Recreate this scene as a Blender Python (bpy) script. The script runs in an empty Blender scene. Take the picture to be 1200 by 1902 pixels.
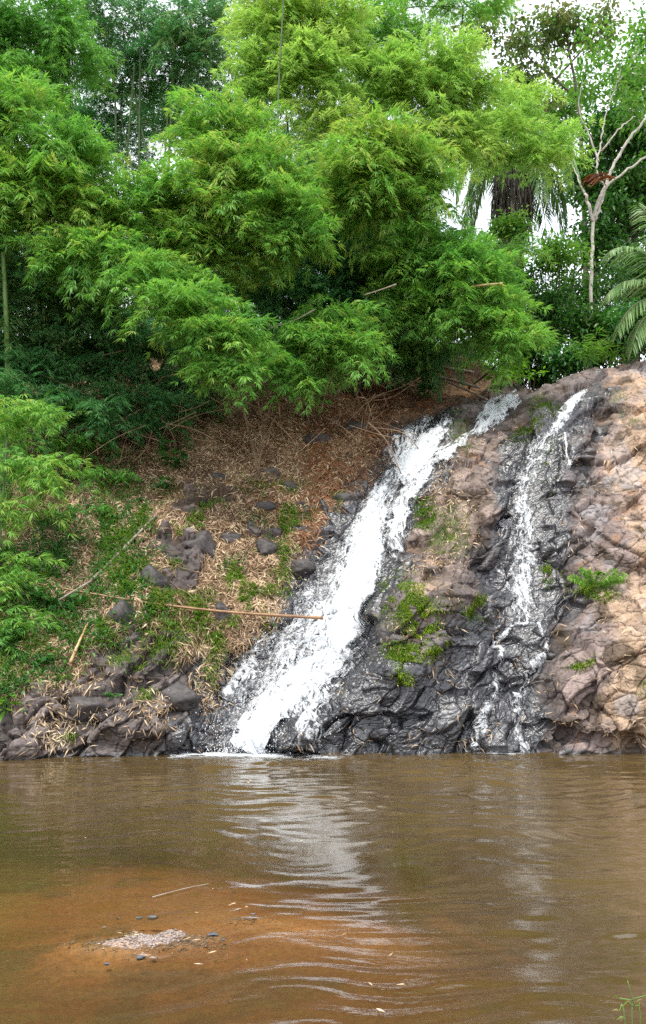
import bpy, math, random
import numpy as np
from mathutils import Vector

# ------------------------------------------------------------------ camera, world, sun, exposure
SC = bpy.context.scene
COL = SC.collection
F, CX, CY = 1583.0, 600.0, 951.0          # focal length and centre in photo pixels
PITCH = math.radians(7.8)
CAMH = 1.7
cam_d = bpy.data.cameras.new("camera"); cam = bpy.data.objects.new("camera", cam_d); COL.objects.link(cam)
cam_d.sensor_fit = 'VERTICAL'; cam_d.angle = 2 * math.atan(951.0 / F)
cam_d.clip_end = 2000; cam_d.clip_start = 0.05
cam.location = (0, 0, CAMH); cam.rotation_euler = (math.radians(90) + PITCH, 0, 0)
SC.camera = cam

SUN_EL, SUN_AZ = math.radians(66), math.radians(205)      # azimuth clockwise from +Y: behind the camera, to the left
world = bpy.data.worlds.new("World"); SC.world = world; world.use_nodes = True
nt = world.node_tree; nt.nodes.clear()
sky = nt.nodes.new("ShaderNodeTexSky"); sky.sky_type = 'NISHITA'; sky.sun_disc = False
sky.sun_elevation = SUN_EL; sky.sun_rotation = SUN_AZ; sky.dust_density = 3.0; sky.air_density = 1.0
mixw = nt.nodes.new("ShaderNodeMix"); mixw.data_type = 'RGBA'; mixw.inputs[0].default_value = 0.8
tcw = nt.nodes.new("ShaderNodeTexCoord"); nzw = nt.nodes.new("ShaderNodeTexNoise"); nzw.inputs['Scale'].default_value = 2.2; nzw.inputs['Detail'].default_value = 5
crw = nt.nodes.new("ShaderNodeValToRGB"); crw.color_ramp.elements[0].position = 0.3; crw.color_ramp.elements[0].color = (9.0, 9.6, 10.6, 1)
crw.color_ramp.elements[1].position = 0.7; crw.color_ramp.elements[1].color = (14.5, 15.0, 15.6, 1)
nt.links.new(tcw.outputs['Generated'], nzw.inputs['Vector']); nt.links.new(nzw.outputs['Fac'], crw.inputs['Fac'])
bgw = nt.nodes.new("ShaderNodeBackground"); bgw.inputs['Strength'].default_value = 0.1
outw = nt.nodes.new("ShaderNodeOutputWorld")
nt.links.new(sky.outputs['Color'], mixw.inputs[6]); nt.links.new(crw.outputs['Color'], mixw.inputs[7])
nt.links.new(mixw.outputs[2], bgw.inputs['Color']); nt.links.new(bgw.outputs['Background'], outw.inputs['Surface'])

sun_d = bpy.data.lights.new("sun", 'SUN'); sun = bpy.data.objects.new("sun", sun_d); COL.objects.link(sun)
sun_d.energy = 2.4; sun_d.angle = math.radians(12); sun_d.color = (1.0, 0.96, 0.88)
sd = Vector((math.sin(SUN_AZ) * math.cos(SUN_EL), math.cos(SUN_AZ) * math.cos(SUN_EL), math.sin(SUN_EL)))
sun.rotation_euler = (-sd).to_track_quat('-Z', 'Y').to_euler()

SC.view_settings.view_transform = 'Standard'; SC.view_settings.look = 'None'
SC.view_settings.exposure = 0.85; SC.view_settings.gamma = 1.0; SC.view_settings.use_curve_mapping = False
cy = SC.cycles
cy.max_bounces = 8; cy.diffuse_bounces = 4; cy.glossy_bounces = 3; cy.transmission_bounces = 4; cy.transparent_max_bounces = 16
cy.sample_clamp_indirect = 6; cy.caustics_reflective = False; cy.caustics_refractive = False
cy.use_denoising = False; cy.denoiser = 'OPENIMAGEDENOISE'; cy.denoising_input_passes = 'RGB_ALBEDO_NORMAL'

rng = np.random.default_rng(11)
random.seed(5)

# ------------------------------------------------------------------ maths helpers
def ray(u, v):
    dx = (np.asarray(u, float) - CX) / F; dz = -(np.asarray(v, float) - CY) / F
    c, s = math.cos(PITCH), math.sin(PITCH)
    y = c - dz * s; z = s + dz * c
    return dx / y, z / y                      # x and z per metre of depth
def at(u, v, Y):
    rx, rz = ray(u, v)
    return np.stack([rx * Y, np.zeros_like(rx) + Y, CAMH + rz * Y], -1)
def hsh(i, j, k, s):
    h = (i * 374761393 + j * 668265263 + k * 2147483647 + s * 974711) & 0xffffffff
    h = ((h ^ (h >> 13)) * 1274126177) & 0xffffffff
    h = ((h ^ (h >> 16)) * 2246822519) & 0xffffffff
    return ((h ^ (h >> 15)) & 0xffffff) / float(0xffffff)
def vnoise(P, s=0):
    I = np.floor(P).astype(np.int64); f = P - I; w = f * f * f * (f * (f * 6 - 15) + 10)
    r = np.zeros(P.shape[:-1])
    for a in (0, 1):
        for b in (0, 1):
            for c in (0, 1):
                ww = (w[..., 0] if a else 1 - w[..., 0]) * (w[..., 1] if b else 1 - w[..., 1]) * (w[..., 2] if c else 1 - w[..., 2])
                r += ww * hsh(I[..., 0] + a, I[..., 1] + b, I[..., 2] + c, s)
    return r * 2 - 1
def fbm(P, o=4, s=0, g=0.5):
    r = 0; a = 1; t = 0
    for k in range(o):
        r = r + a * vnoise(P * (2.03 ** k) + 17.3 * k, s + k); t += a; a *= g
    return r / t * 1.6
def ridge(P, o=3, s=0):
    r = 0; a = 1; t = 0
    for k in range(o):
        r = r + a * (1 - np.abs(vnoise(P * (2.1 ** k) + 9.1 * k, s + k)) * 2); t += a; a *= 0.5
    return r / t
def cells(P, s):
    """Voronoi: nearest cell's tilted plane height, and distance to the cell border."""
    I = np.floor(P).astype(np.int64)
    d1 = np.full(P.shape[:-1], 9.0); d2 = d1.copy(); h = np.zeros_like(d1)
    for a in (-1, 0, 1):
        for b in (-1, 0, 1):
            for c in (-1, 0, 1):
                i, j, k = I[..., 0] + a, I[..., 1] + b, I[..., 2] + c
                q = np.stack([i + hsh(i, j, k, s), j + hsh(i, j, k, s + 1), k + hsh(i, j, k, s + 2)], -1)
                D = P - q; d = (D ** 2).sum(-1)
                g = np.stack([hsh(i, j, k, s + 3), hsh(i, j, k, s + 4), hsh(i, j, k, s + 5)], -1) * 2 - 1
                hh = hsh(i, j, k, s + 6) * 2 - 1 + (g * D).sum(-1) * 1.3
                m = d < d1
                d2 = np.where(m, d1, np.minimum(d2, d)); h = np.where(m, hh, h); d1 = np.where(m, d, d1)
    return h, np.sqrt(d2) - np.sqrt(d1)
def sstep(a, b, x):
    t = np.clip((x - a) / (b - a), 0, 1); return t * t * (3 - 2 * t)
def pmask(U, V, poly, feather):
    """1 inside a polygon, falling to 0 across the feather."""
    p = np.array(poly, float); inside = np.zeros(U.shape, bool); d = np.full(U.shape, 1e9)
    for k in range(len(p)):
        x0, y0 = p[k]; x1, y1 = p[(k + 1) % len(p)]
        with np.errstate(divide='ignore', invalid='ignore'):
            c = ((y0 > V) != (y1 > V)) & (U < (x1 - x0) * (V - y0) / (y1 - y0 + 1e-12) + x0)
        inside ^= c
        L = (x1 - x0) ** 2 + (y1 - y0) ** 2 + 1e-9
        t = np.clip(((U - x0) * (x1 - x0) + (V - y0) * (y1 - y0)) / L, 0, 1)
        d = np.minimum(d, np.hypot(U - x0 - t * (x1 - x0), V - y0 - t * (y1 - y0)))
    return sstep(-feather, feather, np.where(inside, d, -d))
def lmask(U, V, line, widths, feather):
    d = np.full(U.shape, 1e9); p = np.array(line, float); w = np.array(widths, float)
    for k in range(len(p) - 1):
        L = ((p[k + 1] - p[k]) ** 2).sum() + 1e-9
        t = np.clip(((U - p[k, 0]) * (p[k + 1, 0] - p[k, 0]) + (V - p[k, 1]) * (p[k + 1, 1] - p[k, 1])) / L, 0, 1)
        dd = np.hypot(U - p[k, 0] - t * (p[k + 1, 0] - p[k, 0]), V - p[k, 1] - t * (p[k + 1, 1] - p[k, 1])) - (w[k] + t * (w[k + 1] - w[k])) / 2
        d = np.minimum(d, dd)
    return 1 - sstep(-feather * .3, feather, d)
def nrm(a):
    return a / (np.linalg.norm(a, axis=-1, keepdims=True) + 1e-12)

# ------------------------------------------------------------------ object helpers
def tag(o, label=None, cat=None, group=None, kind=None):
    if label: o['label'] = label
    if cat: o['category'] = cat
    if group: o['group'] = group
    if kind: o['kind'] = kind
    return o
def empty(name, loc, label=None, cat=None, group=None):
    o = bpy.data.objects.new(name, None); COL.objects.link(o); o.location = loc
    o.empty_display_size = 0.1
    return tag(o, label, cat, group)
def mesh(name, V, Fc, mat, parent=None, attrs=None, smooth=False, uv=None):
    """V (n,3) world points, Fc list of index arrays (m,3) or (m,4)."""
    me = bpy.data.meshes.new(name)
    V = np.ascontiguousarray(V, np.float32).reshape(-1, 3)
    if parent is not None: V = V - np.array(parent.matrix_basis.translation, np.float32)
    if not isinstance(Fc, list): Fc = [Fc]
    Fc = [np.asarray(f, np.int32) for f in Fc if len(f)]
    idx = np.concatenate([f.ravel() for f in Fc]); tot = np.concatenate([np.full(len(f), f.shape[1], np.int32) for f in Fc])
    st = np.concatenate([[0], np.cumsum(tot)[:-1]]).astype(np.int32)
    me.vertices.add(len(V)); me.vertices.foreach_set('co', V.ravel())
    me.loops.add(len(idx)); me.loops.foreach_set('vertex_index', idx)
    me.polygons.add(len(tot)); me.polygons.foreach_set('loop_start', st); me.polygons.foreach_set('loop_total', tot)
    if smooth: me.polygons.foreach_set('use_smooth', np.ones(len(tot), bool))
    for k, a in (attrs or {}).items():
        a = np.asarray(a, np.float32)
        if a.ndim == 1:
            at_ = me.attributes.new(k, 'FLOAT', 'POINT'); at_.data.foreach_set('value', a)
        elif a.shape[1] == 2:
            at_ = me.attributes.new(k, 'FLOAT2', 'POINT'); at_.data.foreach_set('vector', a.ravel())
        else:
            at_ = me.attributes.new(k, 'FLOAT_COLOR', 'POINT')
            at_.data.foreach_set('color', np.concatenate([a, np.ones((len(a), 1), np.float32)], 1).ravel())
    me.update(calc_edges=True); me.validate()
    me.materials.append(mat)
    o = bpy.data.objects.new(name, me); COL.objects.link(o)
    if parent is not None: o.parent = parent
    return o
class MB:
    def __init__(s): s.V = []; s.F = []; s.A = []; s.n = 0
    def add(s, V, Fc, a=None):
        V = np.asarray(V, float).reshape(-1, 3)
        for f in (Fc if isinstance(Fc, list) else [Fc]): s.F.append(np.asarray(f) + s.n)
        s.V.append(V); s.A.append(np.full(len(V), 0.5) if a is None else np.broadcast_to(a, (len(V),)).astype(float)); s.n += len(V)
    def tube(s, P, R, n=6, a=None, cap=True):
        P = np.asarray(P, float); R = np.broadcast_to(np.asarray(R, float), (len(P),))
        T = nrm(np.gradient(P, axis=0)); up = np.array([0, 0, 1.0]) if abs(T[0, 2]) < .9 else np.array([1.0, 0, 0])
        A = nrm(np.cross(T, up)); B = np.cross(T, A)
        th = np.arange(n) * 2 * math.pi / n
        V = P[:, None] + R[:, None, None] * (A[:, None] * np.cos(th)[None, :, None] + B[:, None] * np.sin(th)[None, :, None])
        i = np.arange(len(P) - 1)[:, None] * n; j = np.arange(n)[None]; k = (j + 1) % n
        q = np.stack([i + j, i + k, i + n + k, i + n + j], -1).reshape(-1, 4)
        V = V.reshape(-1, 3); Fs = [q]
        if cap:
            c0, c1 = len(V), len(V) + 1; V = np.concatenate([V, P[:1], P[-1:]])
            jj = np.arange(n); b = (len(P) - 1) * n
            Fs += [np.stack([jj, np.full(n, c0), (jj + 1) % n], -1), np.stack([b + (jj + 1) % n, np.full(n, c1), b + jj], -1)]
        s.add(V, Fs, a)
    def build(s, name, mat, parent=None, smooth=False):
        F3 = [f for f in s.F if f.shape[1] == 3]; F4 = [f for f in s.F if f.shape[1] == 4]
        Fs = ([np.concatenate(F3)] if F3 else []) + ([np.concatenate(F4)] if F4 else [])
        return mesh(name, np.concatenate(s.V), Fs, mat, parent, {'v': np.concatenate(s.A)}, smooth)
def curve(pts, n=24):
    p = np.array(pts, float); t = np.linspace(0, len(p) - 1, n); i = np.clip(t.astype(int), 0, len(p) - 2); f = (t - i)[:, None]
    q = np.concatenate([2 * p[:1] - p[1:2], p, 2 * p[-1:] - p[-2:-1]])
    a, b, c, d = q[i], q[i + 1], q[i + 2], q[i + 3]
    return .5 * (2 * b + (c - a) * f + (2 * a - 5 * b + 4 * c - d) * f ** 2 + (3 * b - a - 3 * c + d) * f ** 3)
def leaves(P, D, L, W, up=None, fold=0.25, droop=0.2):
    """Narrow leaves: base P, unit direction D, length L, width W -> verts, quads (2 quads each, bent)."""
    n = len(P); L = np.broadcast_to(L, n)[:, None]; W = np.broadcast_to(W, n)[:, None]
    r = rng.normal(size=(n, 3)) * .5
    if up is None: up = np.array([0, 0, 1.0])
    S = nrm(np.cross(D, up + r)); N = np.cross(S, D)
    m = P + D * L * .42; t = P + D * L - np.array([0, 0, 1.0]) * L * droop
    V = np.stack([P, m + S * W * .5 + N * W * fold, t, m - S * W * .5 + N * W * fold], 1).reshape(-1, 3)
    q = (np.arange(n)[:, None] * 4 + np.arange(4)[None])
    return V, q
def broad(P, D, L, W, up=None, droop=0.15):
    """Broad leaves with a pointed tip: six verts, two folded quads."""
    n = len(P); L = np.broadcast_to(L, n)[:, None]; W = np.broadcast_to(W, n)[:, None]
    r = rng.normal(size=(n, 3)) * .35
    if up is None: up = np.array([0, 0, 1.0])
    S = nrm(np.cross(D, up + r)); N = np.cross(S, D); z = np.array([0, 0, 1.0])
    a = P + D * L * .35; b = P + D * L * .7 - z * L * droop * .5; t = P + D * L - z * L * droop
    V = np.stack([P, a + S * W * .5 + N * W * .15, b + S * W * .36 + N * W * .12, t, b - S * W * .36 + N * W * .12, a - S * W * .5 + N * W * .15], 1).reshape(-1, 3)
    i = np.arange(n)[:, None] * 6
    q = np.concatenate([i + np.array([[0, 1, 2, 3]]), i + np.array([[0, 3, 4, 5]])])
    return V, q

# ------------------------------------------------------------------ materials
def mat(name):
    m = bpy.data.materials.new(name); m.use_nodes = True; t = m.node_tree; t.nodes.clear()
    o = t.nodes.new("ShaderNodeOutputMaterial")
    def N(k, **kw):
        n = t.nodes.new("ShaderNode" + k)
        for a, b in kw.items():
            if a.startswith('_'): setattr(n, a[1:], b)
            else: n.inputs[a.replace('__', ' ')].default_value = b
        return n
    return m, t, o, N, t.links.new
def attr(N, name): return N('Attribute', _attribute_name=name)
def ramp(N, stops):
    r = N('ValToRGB'); e = r.color_ramp.elements
    while len(e) < len(stops): e.new(0.5)
    for k, (p, c) in enumerate(stops): e[k].position = p; e[k].color = (*c, 1) if len(c) == 3 else c
    return r
def leaf_mat(name, stops, trans=0.4, rough=0.5, spec=0.3, big=None):
    m, t, o, N, L = mat(name)
    a = attr(N, 'v'); r = ramp(N, stops); L(a.outputs['Fac'], r.inputs['Fac'])
    p = N('BsdfPrincipled', Roughness=rough); p.inputs['Specular IOR Level'].default_value = spec
    tr = N('BsdfTranslucent'); mx = N('MixShader', Fac=trans)
    hs = N('HueSaturation', Saturation=1.1, Value=1.15); L(r.outputs['Color'], hs.inputs['Color'])
    L(r.outputs['Color'], p.inputs['Base Color']); L(hs.outputs['Color'], tr.inputs['Color'])
    L(p.outputs[0], mx.inputs[1]); L(tr.outputs[0], mx.inputs[2]); L(mx.outputs[0], o.inputs[0])
    return m
M = {}
M['bamboo'] = leaf_mat('bamboo_leaf', [(0, (.065, .20, .04)), (.45, (.14, .36, .075)), (.8, (.23, .46, .085)), (.97, (.36, .52, .10)), (1, (.40, .50, .12))], .45)
M['bamboo_pale'] = leaf_mat('bamboo_leaf_pale', [(0, (.16, .36, .08)), (.5, (.29, .51, .11)), (.85, (.43, .60, .14)), (1, (.50, .60, .18))], .5)
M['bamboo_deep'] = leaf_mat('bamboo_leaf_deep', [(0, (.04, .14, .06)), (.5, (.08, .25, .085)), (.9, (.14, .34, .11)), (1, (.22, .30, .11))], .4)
M['tree'] = leaf_mat('tree_leaf', [(0, (.025, .085, .02)), (.5, (.05, .15, .028)), (.9, (.10, .23, .035)), (1, (.16, .24, .05))], .35, .4, .4)
M['treebrown'] = leaf_mat('tree_leaf_brownish', [(0, (.06, .13, .03)), (.5, (.13, .20, .05)), (1, (.20, .16, .07))], .5)
M['treelight'] = leaf_mat('tree_leaf_light', [(0, (.06, .17, .03)), (.5, (.12, .27, .045)), (1, (.22, .34, .07))], .5)
M['grass'] = leaf_mat('grass_blade', [(0, (.06, .16, .025)), (.5, (.14, .27, .03)), (.85, (.25, .32, .06)), (1, (.45, .35, .16))], .4)
M['moss'] = leaf_mat('moss_blade', [(0, (.06, .13, .01)), (.5, (.16, .28, .02)), (1, (.32, .40, .04))], .2, .8, .1)
M['herb'] = leaf_mat('herb_leaf', [(0, (.03, .11, .03)), (.5, (.055, .19, .04)), (1, (.12, .28, .05))], .35, .4, .4)
M['fern'] = leaf_mat('fern_leaf', [(0, (.10, .27, .03)), (.5, (.17, .38, .04)), (1, (.28, .45, .06))], .45)
M['palm'] = leaf_mat('palm_leaf', [(0, (.09, .19, .05)), (.5, (.17, .32, .10)), (1, (.32, .42, .2))], .35, .4, .5)
M['litter'] = leaf_mat('dry_leaf', [(0, (.20, .12, .065)), (.3, (.40, .27, .16)), (.7, (.62, .47, .30)), (1, (.78, .66, .46))], .15, .6, .3)
M['litter_red'] = leaf_mat('dry_leaf_red', [(0, (.13, .045, .02)), (.5, (.30, .12, .045)), (1, (.45, .24, .11))], .15, .6, .3)
M['deadleaf'] = leaf_mat('dead_leaf', [(0, (.10, .035, .02)), (.6, (.19, .07, .035)), (1, (.30, .13, .06))], .3, .6, .2)

def wood_mat(name, c0, c1, sc=14, rough=.6, ring=0.0, bump=.3):
    m, t, o, N, L = mat(name)
    tc = N('TexCoord'); n = N('TexNoise', Scale=sc, Detail=5.0); L(tc.outputs['Object'], n.inputs['Vector'])
    r = ramp(N, [(.3, c0), (.7, c1)]); L(n.outputs['Fac'], r.inputs['Fac'])
    p = N('BsdfPrincipled', Roughness=rough); L(r.outputs['Color'], p.inputs['Base Color'])
    b = N('Bump', Strength=bump, Distance=.02); L(n.outputs['Fac'], b.inputs['Height']); L(b.outputs[0], p.inputs['Normal'])
    L(p.outputs[0], o.inputs[0]); return m
M['culm'] = wood_mat('bamboo_culm', (.025, .06, .012), (.07, .12, .025), 6, .6)
M['dryculm'] = wood_mat('dry_bamboo', (.30, .18, .08), (.62, .44, .22), 9, .45)
M['redculm'] = wood_mat('weathered_bamboo', (.14, .06, .03), (.38, .22, .10), 5, .45)
M['greyculm'] = wood_mat('grey_bamboo', (.20, .16, .12), (.36, .31, .25), 9, .7)
M['twig'] = wood_mat('dead_twig', (.10, .06, .035), (.28, .19, .11), 5, .8)
M['bark_pale'] = wood_mat('pale_bark', (.30, .27, .23), (.55, .52, .46), 8, .8)
M['bark'] = wood_mat('dark_bark', (.05, .04, .03), (.14, .11, .08), 8, .9)
M['palmtrunk'] = wood_mat('palm_trunk', (.045, .04, .034), (.15, .13, .11), 10, .9, bump=1)
M['greenculm'] = wood_mat('green_stem', (.07, .15, .03), (.16, .25, .06), 9, .5)

# terrain material: albedo, roughness and gloss come from painted attributes (wet / dry / litter), fine grain from noise
def terrain_mat():
    m, t, o, N, L = mat('rock_and_soil')
    c = attr(N, 'Col'); w = attr(N, 'wet'); so = attr(N, 'soil')
    geo = N('NewGeometry')
    n1 = N('TexNoise', Scale=9.0, Detail=8.0, Roughness=.65); L(geo.outputs['Position'], n1.inputs['Vector'])
    n2 = N('TexNoise', Scale=60.0, Detail=4.0); L(geo.outputs['Position'], n2.inputs['Vector'])
    mr = N('MapRange'); mr.inputs['From Min'].default_value = .25; mr.inputs['From Max'].default_value = .75
    mr.inputs['To Min'].default_value = .62; mr.inputs['To Max'].default_value = 1.35; L(n1.outputs['Fac'], mr.inputs['Value'])
    mr2 = N('MapRange'); mr2.inputs['From Min'].default_value = .3; mr2.inputs['From Max'].default_value = .7
    mr2.inputs['To Min'].default_value = .8; mr2.inputs['To Max'].default_value = 1.2; L(n2.outputs['Fac'], mr2.inputs['Value'])
    mu = N('Math', _operation='MULTIPLY'); L(mr.outputs[0], mu.inputs[0]); L(mr2.outputs[0], mu.inputs[1])
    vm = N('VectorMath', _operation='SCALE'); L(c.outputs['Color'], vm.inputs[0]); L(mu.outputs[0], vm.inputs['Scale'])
    # wrinkled skin of the wet rock
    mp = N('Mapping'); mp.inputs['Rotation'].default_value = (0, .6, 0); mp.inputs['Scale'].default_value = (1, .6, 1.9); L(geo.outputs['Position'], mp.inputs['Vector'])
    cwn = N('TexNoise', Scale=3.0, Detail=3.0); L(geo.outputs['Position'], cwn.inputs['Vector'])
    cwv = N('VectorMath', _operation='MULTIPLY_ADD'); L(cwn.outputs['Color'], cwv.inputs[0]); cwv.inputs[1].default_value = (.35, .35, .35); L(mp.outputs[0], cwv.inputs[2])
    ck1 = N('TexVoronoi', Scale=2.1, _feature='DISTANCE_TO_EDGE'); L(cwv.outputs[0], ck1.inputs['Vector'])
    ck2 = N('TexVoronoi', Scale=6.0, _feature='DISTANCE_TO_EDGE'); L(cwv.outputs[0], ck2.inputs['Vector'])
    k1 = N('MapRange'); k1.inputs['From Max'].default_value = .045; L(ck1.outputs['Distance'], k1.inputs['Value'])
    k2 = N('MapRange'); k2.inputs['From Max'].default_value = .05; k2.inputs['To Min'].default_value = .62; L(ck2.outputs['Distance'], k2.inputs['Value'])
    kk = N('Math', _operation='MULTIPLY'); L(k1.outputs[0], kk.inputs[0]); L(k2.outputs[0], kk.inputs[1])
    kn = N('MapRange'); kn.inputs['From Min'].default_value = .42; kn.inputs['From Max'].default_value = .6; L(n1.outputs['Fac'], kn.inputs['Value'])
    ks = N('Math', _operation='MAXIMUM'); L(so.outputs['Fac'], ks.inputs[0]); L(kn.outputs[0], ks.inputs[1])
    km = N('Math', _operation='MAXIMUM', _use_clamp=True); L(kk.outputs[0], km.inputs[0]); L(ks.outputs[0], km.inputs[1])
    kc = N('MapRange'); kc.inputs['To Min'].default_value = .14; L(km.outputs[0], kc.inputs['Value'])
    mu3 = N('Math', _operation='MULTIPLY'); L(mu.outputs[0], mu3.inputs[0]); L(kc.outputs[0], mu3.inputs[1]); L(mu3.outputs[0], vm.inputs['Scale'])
    n3 = N('TexNoise', Scale=8.5, Detail=4.0, Distortion=.35, Roughness=.55); n3.noise_type = 'RIDGED_MULTIFRACTAL' if hasattr(n3, 'noise_type') else 'FBM'
    L(mp.outputs[0], n3.inputs['Vector'])
    add = N('Math', _operation='MULTIPLY_ADD'); L(n3.outputs['Fac'], add.inputs[0]); add.inputs[1].default_value = .30; ad0 = N('Math', _operation='MULTIPLY_ADD'); L(kk.outputs[0], ad0.inputs[0]); ad0.inputs[1].default_value = .30; L(n1.outputs['Fac'], ad0.inputs[2]); L(ad0.outputs[0], add.inputs[2])
    bst = N('MapRange'); L(w.outputs['Fac'], bst.inputs['Value']); bst.inputs['To Min'].default_value = .32; bst.inputs['To Max'].default_value = .62
    b = N('Bump', Distance=.03); L(bst.outputs[0], b.inputs['Strength']); L(add.outputs[0], b.inputs['Height'])
    b2 = N('Bump', Strength=.3, Distance=.004); L(n2.outputs['Fac'], b2.inputs['Height']); L(b.outputs[0], b2.inputs['Normal'])
    ro = N('MapRange'); L(w.outputs['Fac'], ro.inputs['Value']); ro.inputs['To Min'].default_value = .82; ro.inputs['To Max'].default_value = .30
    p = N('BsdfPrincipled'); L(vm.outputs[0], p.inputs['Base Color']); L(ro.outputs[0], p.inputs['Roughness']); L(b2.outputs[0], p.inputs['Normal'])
    sp = N('MapRange'); L(w.outputs['Fac'], sp.inputs['Value']); sp.inputs['To Min'].default_value = .25; sp.inputs['To Max'].default_value = .95; L(sp.outputs[0], p.inputs['Specular IOR Level'])
    L(p.outputs[0], o.inputs[0]); return m
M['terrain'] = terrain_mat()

def foam_mat():
    m, t, o, N, L = mat('falling_water')
    uv = attr(N, 'flow'); de = attr(N, 'dens')
    wn = N('TexNoise', Scale=2.5, Detail=2.0); L(uv.outputs['Vector'], wn.inputs['Vector'])
    wv = N('VectorMath', _operation='MULTIPLY_ADD'); L(wn.outputs['Color'], wv.inputs[0]); wv.inputs[1].default_value = (.22, .22, 0); L(uv.outputs['Vector'], wv.inputs[2])
    mp = N('Mapping'); mp.inputs['Scale'].default_value = (1, .38, 1); L(wv.outputs[0], mp.inputs['Vector'])
    n1 = N('TexNoise', Scale=13.0, Detail=6.0, Roughness=.72, Distortion=.5); L(mp.outputs[0], n1.inputs['Vector'])
    vo = N('TexVoronoi', Scale=15.0, _feature='DISTANCE_TO_EDGE'); L(mp.outputs[0], vo.inputs['Vector'])
    n5 = N('TexNoise', Scale=34.0, Detail=5.0, Roughness=.75, Distortion=.6); L(uv.outputs['Vector'], n5.inputs['Vector'])
    # a lace of foam: near the cell edges there is foam, in the middles there are holes; finer flecks broken over it
    e = N('MapRange'); L(vo.outputs['Distance'], e.inputs['Value']); e.inputs['From Max'].default_value = .35; e.inputs['To Min'].default_value = .10; e.inputs['To Max'].default_value = -.10
    h0 = N('Math', _operation='ADD'); L(n1.outputs['Fac'], h0.inputs[0]); L(e.outputs[0], h0.inputs[1])
    h1 = N('Math', _operation='MULTIPLY_ADD'); L(n5.outputs['Fac'], h1.inputs[0]); h1.inputs[1].default_value = .95; L(h0.outputs[0], h1.inputs[2])
    h = N('Math', _operation='ADD'); L(h1.outputs[0], h.inputs[0]); L(de.outputs['Fac'], h.inputs[1])
    a = N('MapRange', _interpolation_type='SMOOTHSTEP'); L(h.outputs[0], a.inputs['Value']); a.inputs['From Min'].default_value = 1.37; a.inputs['From Max'].default_value = 1.66
    df = N('BsdfDiffuse', Color=(.86, .89, .92, 1)); tl = N('BsdfTranslucent', Color=(.8, .85, .9, 1)); mx = N('MixShader', Fac=.25)
    gl = N('BsdfGlossy', Roughness=.25, Color=(.9, .9, .9, 1)); mg = N('MixShader', Fac=.06)
    b = N('Bump', Strength=.8, Distance=.03); L(h1.outputs[0], b.inputs['Height'])
    for x in (df, gl): L(b.outputs[0], x.inputs['Normal'])
    L(df.outputs[0], mx.inputs[1]); L(tl.outputs[0], mx.inputs[2]); L(mx.outputs[0], mg.inputs[1]); L(gl.outputs[0], mg.inputs[2])
    tp = N('BsdfTransparent'); ms = N('MixShader'); L(a.outputs[0], ms.inputs[0]); L(tp.outputs[0], ms.inputs[1]); L(mg.outputs[0], ms.inputs[2])
    L(ms.outputs[0], o.inputs[0]); return m
M['foam'] = foam_mat()
def drop_mat():
    m, t, o, N, L = mat('spray_drops')
    df = N('BsdfDiffuse', Color=(.93, .95, .96, 1)); tl = N('BsdfTranslucent', Color=(.93, .95, .96, 1)); mx = N('MixShader', Fac=.4)
    L(df.outputs[0], mx.inputs[1]); L(tl.outputs[0], mx.inputs[2]); L(mx.outputs[0], o.inputs[0]); return m
M['drop'] = drop_mat()
def water_mat():
    m, t, o, N, L = mat('muddy_pool_water')
    mk = attr(N, 'murk'); rp = attr(N, 'rip')
    geo = N('NewGeometry')
    n0 = N('TexNoise', Scale=.55, Detail=3.0); L(geo.outputs['Position'], n0.inputs['Vector'])
    cr = ramp(N, [(.3, (.070, .046, .017)), (.7, (.095, .063, .026))]); L(n0.outputs['Fac'], cr.inputs['Fac'])
    mp = N('Mapping'); mp.inputs['Scale'].default_value = (1, 2.2, 1); L(geo.outputs['Position'], mp.inputs['Vector'])
    n1 = N('TexNoise', Scale=13.0, Detail=3.0, Distortion=.5); L(mp.outputs[0], n1.inputs['Vector'])
    bs = N('Math', _operation='MULTIPLY'); L(rp.outputs['Fac'], bs.inputs[0]); bs.inputs[1].default_value = .3
    b = N('Bump', Distance=.006); L(bs.outputs[0], b.inputs['Strength']); L(n1.outputs['Fac'], b.inputs['Height'])
    df = N('BsdfDiffuse'); L(cr.outputs['Color'], df.inputs['Color'])
    tp = N('BsdfTransparent', Color=(.93, .86, .72, 1)); mx = N('MixShader'); L(mk.outputs['Fac'], mx.inputs[0]); L(tp.outputs[0], mx.inputs[1]); L(df.outputs[0], mx.inputs[2])
    fr = N('Fresnel', IOR=1.48); L(b.outputs[0], fr.inputs['Normal'])
    gl = N('BsdfGlossy', Roughness=.03, Color=(1, 1, 1, 1)); L(b.outputs[0], gl.inputs['Normal'])
    ms = N('MixShader'); L(fr.outputs[0], ms.inputs[0]); L(mx.outputs[0], ms.inputs[1]); L(gl.outputs[0], ms.inputs[2])
    L(ms.outputs[0], o.inputs[0]); return m
M['water'] = water_mat()
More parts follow.
